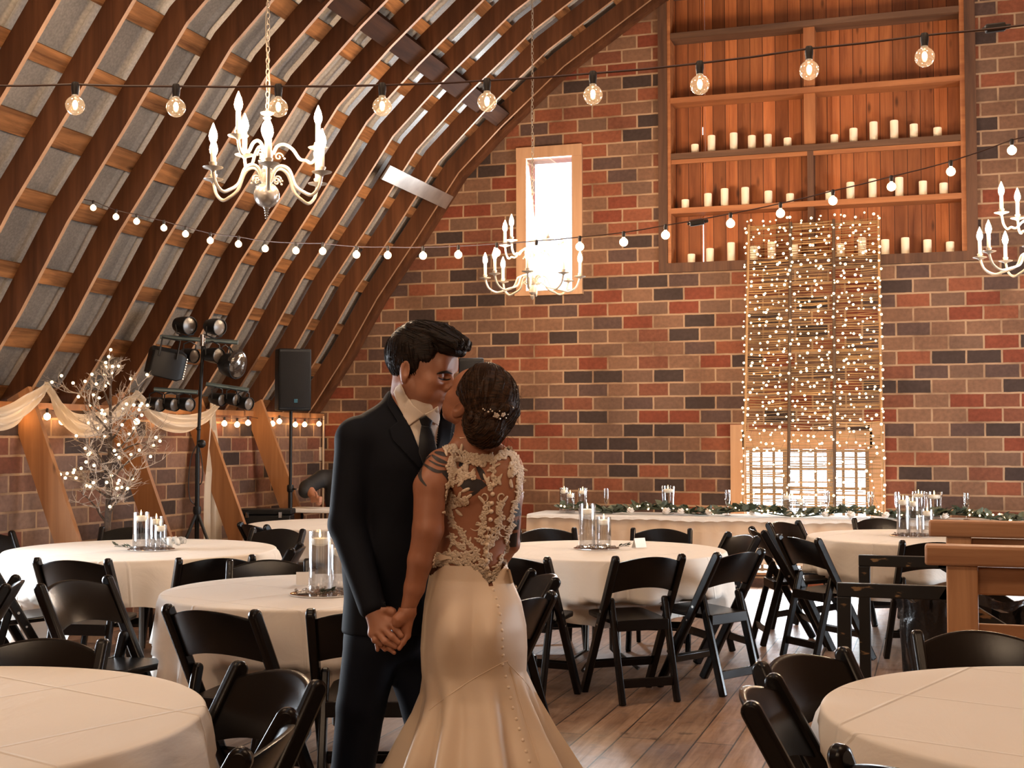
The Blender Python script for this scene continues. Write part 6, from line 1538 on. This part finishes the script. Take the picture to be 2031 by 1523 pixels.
for _ in range(46): u, v = rn.uniform(858, 965), rn.uniform(1128, 1195); flower(u, v, rn.uniform(3.5, 5.5), 5, rn.random() * 6) if abs(u - 915) + 0 < 60 else None
for _ in range(14): u, v = rn.uniform(846, 868), rn.uniform(1190, 1305); flower(u, v, rn.uniform(3.5, 5), 5, rn.random() * 6)
for _ in range(10): u, v = rn.uniform(990, 1024), rn.uniform(1150, 1200); flower(u, v, rn.uniform(3.5, 5), 5, rn.random() * 6)
patch(LP, skv, .003, 5, -.2, .03).build('lace_applique', LACE, skirt, smooth=60, solid=.002)
mb = MB()
for _ in range(40):
    u, v = rn.choice(((rn.uniform(862, 960), rn.uniform(1135, 1190)), (rn.uniform(848, 866), rn.uniform(1195, 1290)), (rn.uniform(995, 1026), rn.uniform(1150, 1235)))); mb.ball(proj(u, v, skv, .003, -.2)[0], .0014, 5, 4)
mb.build('sequins', SEQ, skirt)
# buttons down the back and the skirt
bproto = None
bt = [(977, 930), (977, 945), (978, 962), (977, 980), (975, 998), (974, 1014), (972, 1030), (968, 1048), (966, 1064), (965, 1080), (964, 1096), (964, 1112), (965, 1126), (969, 1140), (973, 1156), (979, 1170), (984, 1186), (988, 1202), (992, 1218), (994, 1234), (996, 1250), (997, 1268), (997, 1284), (998, 1300), (997, 1318), (1003, 1342), (1009, 1363), (1013, 1384), (1017, 1404), (1024, 1426), (1030, 1446), (1037, 1468), (1044, 1490), (1050, 1510)]
for u, v in bt:
    p = proj(u, v, bbv if v < 1150 else skv, .004, -.2)[0]
    if bproto is None: mb = MB(); mb.ball((0, 0, 0), .0068, 10, 7); bproto = mb.build('button', SATIN, bride, loc=p)
    else: o = bproto.copy(); COL.objects.link(o); o.location = p
# tattoos
T1 = [brush([(855, 903), (842, 912), (834, 928), (834, 948), (846, 964)], 8), brush([(838, 918), (852, 928), (868, 935), (886, 934)], 7), brush([(856, 902), (870, 912), (886, 918)], 8), brush([(862, 897), (876, 900), (887, 904)], 8), brush([(876, 935), (886, 942), (890, 952)], 10), brush([(850, 912), (866, 921), (884, 926)], 4)]
T2 = [[(908, 958), (920, 950), (940, 948), (955, 952), (966, 962), (955, 970), (938, 974), (920, 972)], brush([(945, 925), (955, 938), (958, 952)], 12), brush([(910, 925), (920, 915), (926, 908)], 12), brush([(925, 985), (940, 978), (952, 970)], 7)]
T3 = [[(1018, 1000), (1031, 998), (1033, 1022), (1016, 1026)], [(1012, 1034), (1030, 1030), (1028, 1050), (1008, 1052)], [(1006, 1060), (1026, 1056), (1024, 1084), (1004, 1086)]]
for T in T1 + T2 + T3: patch([T], bbv, .0009, 3, -.1, .12).build('tattoo', INK, bride, smooth=60)
# ------------------------------------------------------------------ man writing at the small table
wo = floor_at(665, 12.95, 0); wo.z = 0
man = thing('person', 'man in a black shirt seated behind the groom, hand resting on the small table', 'person', wo, YAW)
wk = 12.7 / F
def Wp(u, v, dd=0): p = atd(u, v, 12.7 + dd) - wo; return np.array((p.dot(RT), p.dot(FH), p.z))
s = Sculpt((-.50, -.6, -.01), (.55, .35, 1.55), .009)
s.ell(Wp(686, 872, .2), (.085, .10, .125), 0); s.rc(Wp(684, 900, .2), Wp(682, 930, .2), .06, .065, .03); s.rc(Wp(642, 948, .2), Wp(722, 946, .2), .07, .07, .04); s.ell(Wp(682, 985, .2), (.17, .12, .24), .05); s.ell(Wp(682, 1045, .2), (.17, .14, .14), .05)
s.chain(Wp_ if False else [Wp(636, 950, .18), Wp(610, 968, .02), Wp(632, 996, -.18)], (.065, .052, .032), .03); s.chain([Wp(728, 950, .18), Wp(745, 975, .02), Wp(715, 996, -.15)], (.06, .05, .032), .03)
for uu in (662, 702): p = Wp(uu, 1040, .2); q = p + np.array((0, -.36, .0)); r = q.copy(); r[2] = .06; s.chain([p, q, r], (.085, .062, .045), .03); s.rc(r + np.array((0, .02, -.02)), r + np.array((0, -.12, -.025)), .042, .035, .02)
mb0 = s.mesh(); mbod = sobj('body', [mb0], SKM, man)
s = Sculpt(Wp(612, 1004, -.3), Wp(644, 974, -.1), .004); w0 = Wp(620, 991, -.16); tip = Wp(631, 990, -.21); s.rc(w0, tip, .032, .030, 0)
for k in range(4): a = tip + np.array((.012, -.012 + .0 * k, .018 - .013 * k)); s.chain([tip + np.array((0, 0, .02 - .013 * k)), a + np.array((.022, -.018, 0)), a + np.array((.006, -.034, -.004))], (.011, .010, .009), .004)
s.chain([tip + np.array((-.01, -.005, .02)), tip + np.array((-.014, -.02, .05)), tip + np.array((-.024, -.022, .075))], (.012, .011, .010), .006); sobj('hand', [s.mesh()], SKM, man)
s = Sculpt((-.50, -.5, .55), (.55, .40, 1.32), .009)
s.rc(Wp(642, 948, .2), Wp(722, 946, .2), .082, .082, 0); s.ell(Wp(682, 985, .2), (.19, .14, .26), .05); s.ell(Wp(682, 1045, .2), (.18, .15, .12), .05); s.chain([Wp(636, 950, .18), Wp(609, 967, .02), Wp(606, 974, -.02)], (.08, .075, .07), .03); s.chain([Wp(728, 950, .18), Wp(745, 975, .02), Wp(732, 985, -.08)], (.075, .07, .06), .03); s.ell(Wp(684, 905, .2), (.075, .075, .05), .01, mode='sub')
sobj('shirt', [s.mesh()], plain('black_shirt', (.012, .012, .014), .7), man, 1)
s = Sculpt(Wp(640, 900, .0), Wp(730, 820, .42), .006); s.ell(Wp(686, 864, .22), (.095, .105, .105), 0); s.field(lambda X, Y, Z_: np.maximum(Wp(686, 872, .2)[2] + .02 - Z_, 0 * X) * 0 + np.maximum(Z_ - (Wp(686, 872, .2)[2] + .03), Y - (Wp(686, 872, .2)[1] + .02)) + 0 * X, .01); sobj('hair', [s.mesh()], HAIRM, man)
c = floor_at(690, 13.0, 0); c.z = 0

# ================================================================== LIGHT AND CAMERA
w = bpy.data.worlds.new('sky'); SC.world = w; w.use_nodes = True
bg = w.node_tree.nodes['Background']; bg.inputs[0].default_value = (.80, .90, 1.0, 1); bg.inputs[1].default_value = 6.0
def area(name, loc, target, sx, sy, power, col):
    li = bpy.data.lights.new(name, 'AREA'); li.shape = 'RECTANGLE'; li.size = sx; li.size_y = sy; li.energy = power; li.color = col
    o = bpy.data.objects.new(name, li); COL.objects.link(o); o.location = loc
    o.rotation_euler = (Vector(target) - Vector(loc)).to_track_quat('-Z', 'Y').to_euler(); return o
area('daylight_end_window', (-3.87, YB + .34, 3.72), (-3.6, 8, 1.5), .5, 1.4, 220, (.85, .93, 1))
area('daylight_low_window', (-1.2, YB + .34, .78), (-1.2, 9, .2), 1.2, 1.25, 380, (.85, .93, 1))
area('daylight_side_opening', (XL - .35, 6.0, 1.15), (-2, 5.2, .85), 2.1, 1.5, 280, (.84, .92, 1))
area('daylight_far_side_opening', (XR + .35, 9.4, 1.1), (-1, 8.8, .8), 2.2, 1.2, 360, (.82, .91, 1))
area('front_fill', (XC, YF + .4, 3.4), (-1.5, 5, 1.4), 3, 1.2, 100, (1, .70, .46))  # added warm fill from behind the camera, not a known fixture
def lamp(loc, p): li = bpy.data.lights.new('overhead_fill', 'POINT'); li.energy = p; li.color = (1, .74, .50); li.shadow_soft_size = .3; o = bpy.data.objects.new('overhead_fill', li); COL.objects.link(o); o.location = loc
lamp((-3.0, 2.2, 4.9), 150); lamp((1.0, 2.6, 4.9), 150)  # added fill from overhead for the table tops; no chandelier hangs here
cam = bpy.data.cameras.new('camera'); cam.sensor_width = 36; cam.sensor_fit = 'HORIZONTAL'; cam.lens = F / 2031 * 36; cam.clip_start = .05; cam.clip_end = 200
co = bpy.data.objects.new('camera', cam); COL.objects.link(co); co.location = CAM
co.rotation_euler = Matrix((RT, UP, -FW)).transposed().to_euler(); SC.camera = co
vs = SC.view_settings; vs.view_transform = 'Standard'; vs.look = 'None'; vs.exposure = 0.0; vs.gamma = 1; vs.use_curve_mapping = False
cy = SC.cycles; cy.max_bounces = 6; cy.diffuse_bounces = 3; cy.glossy_bounces = 3; cy.transmission_bounces = 4; cy.transparent_max_bounces = 16; cy.use_adaptive_sampling = True; cy.adaptive_threshold = .03; cy.sample_clamp_indirect = 4; cy.caustics_reflective = False; cy.caustics_refractive = False
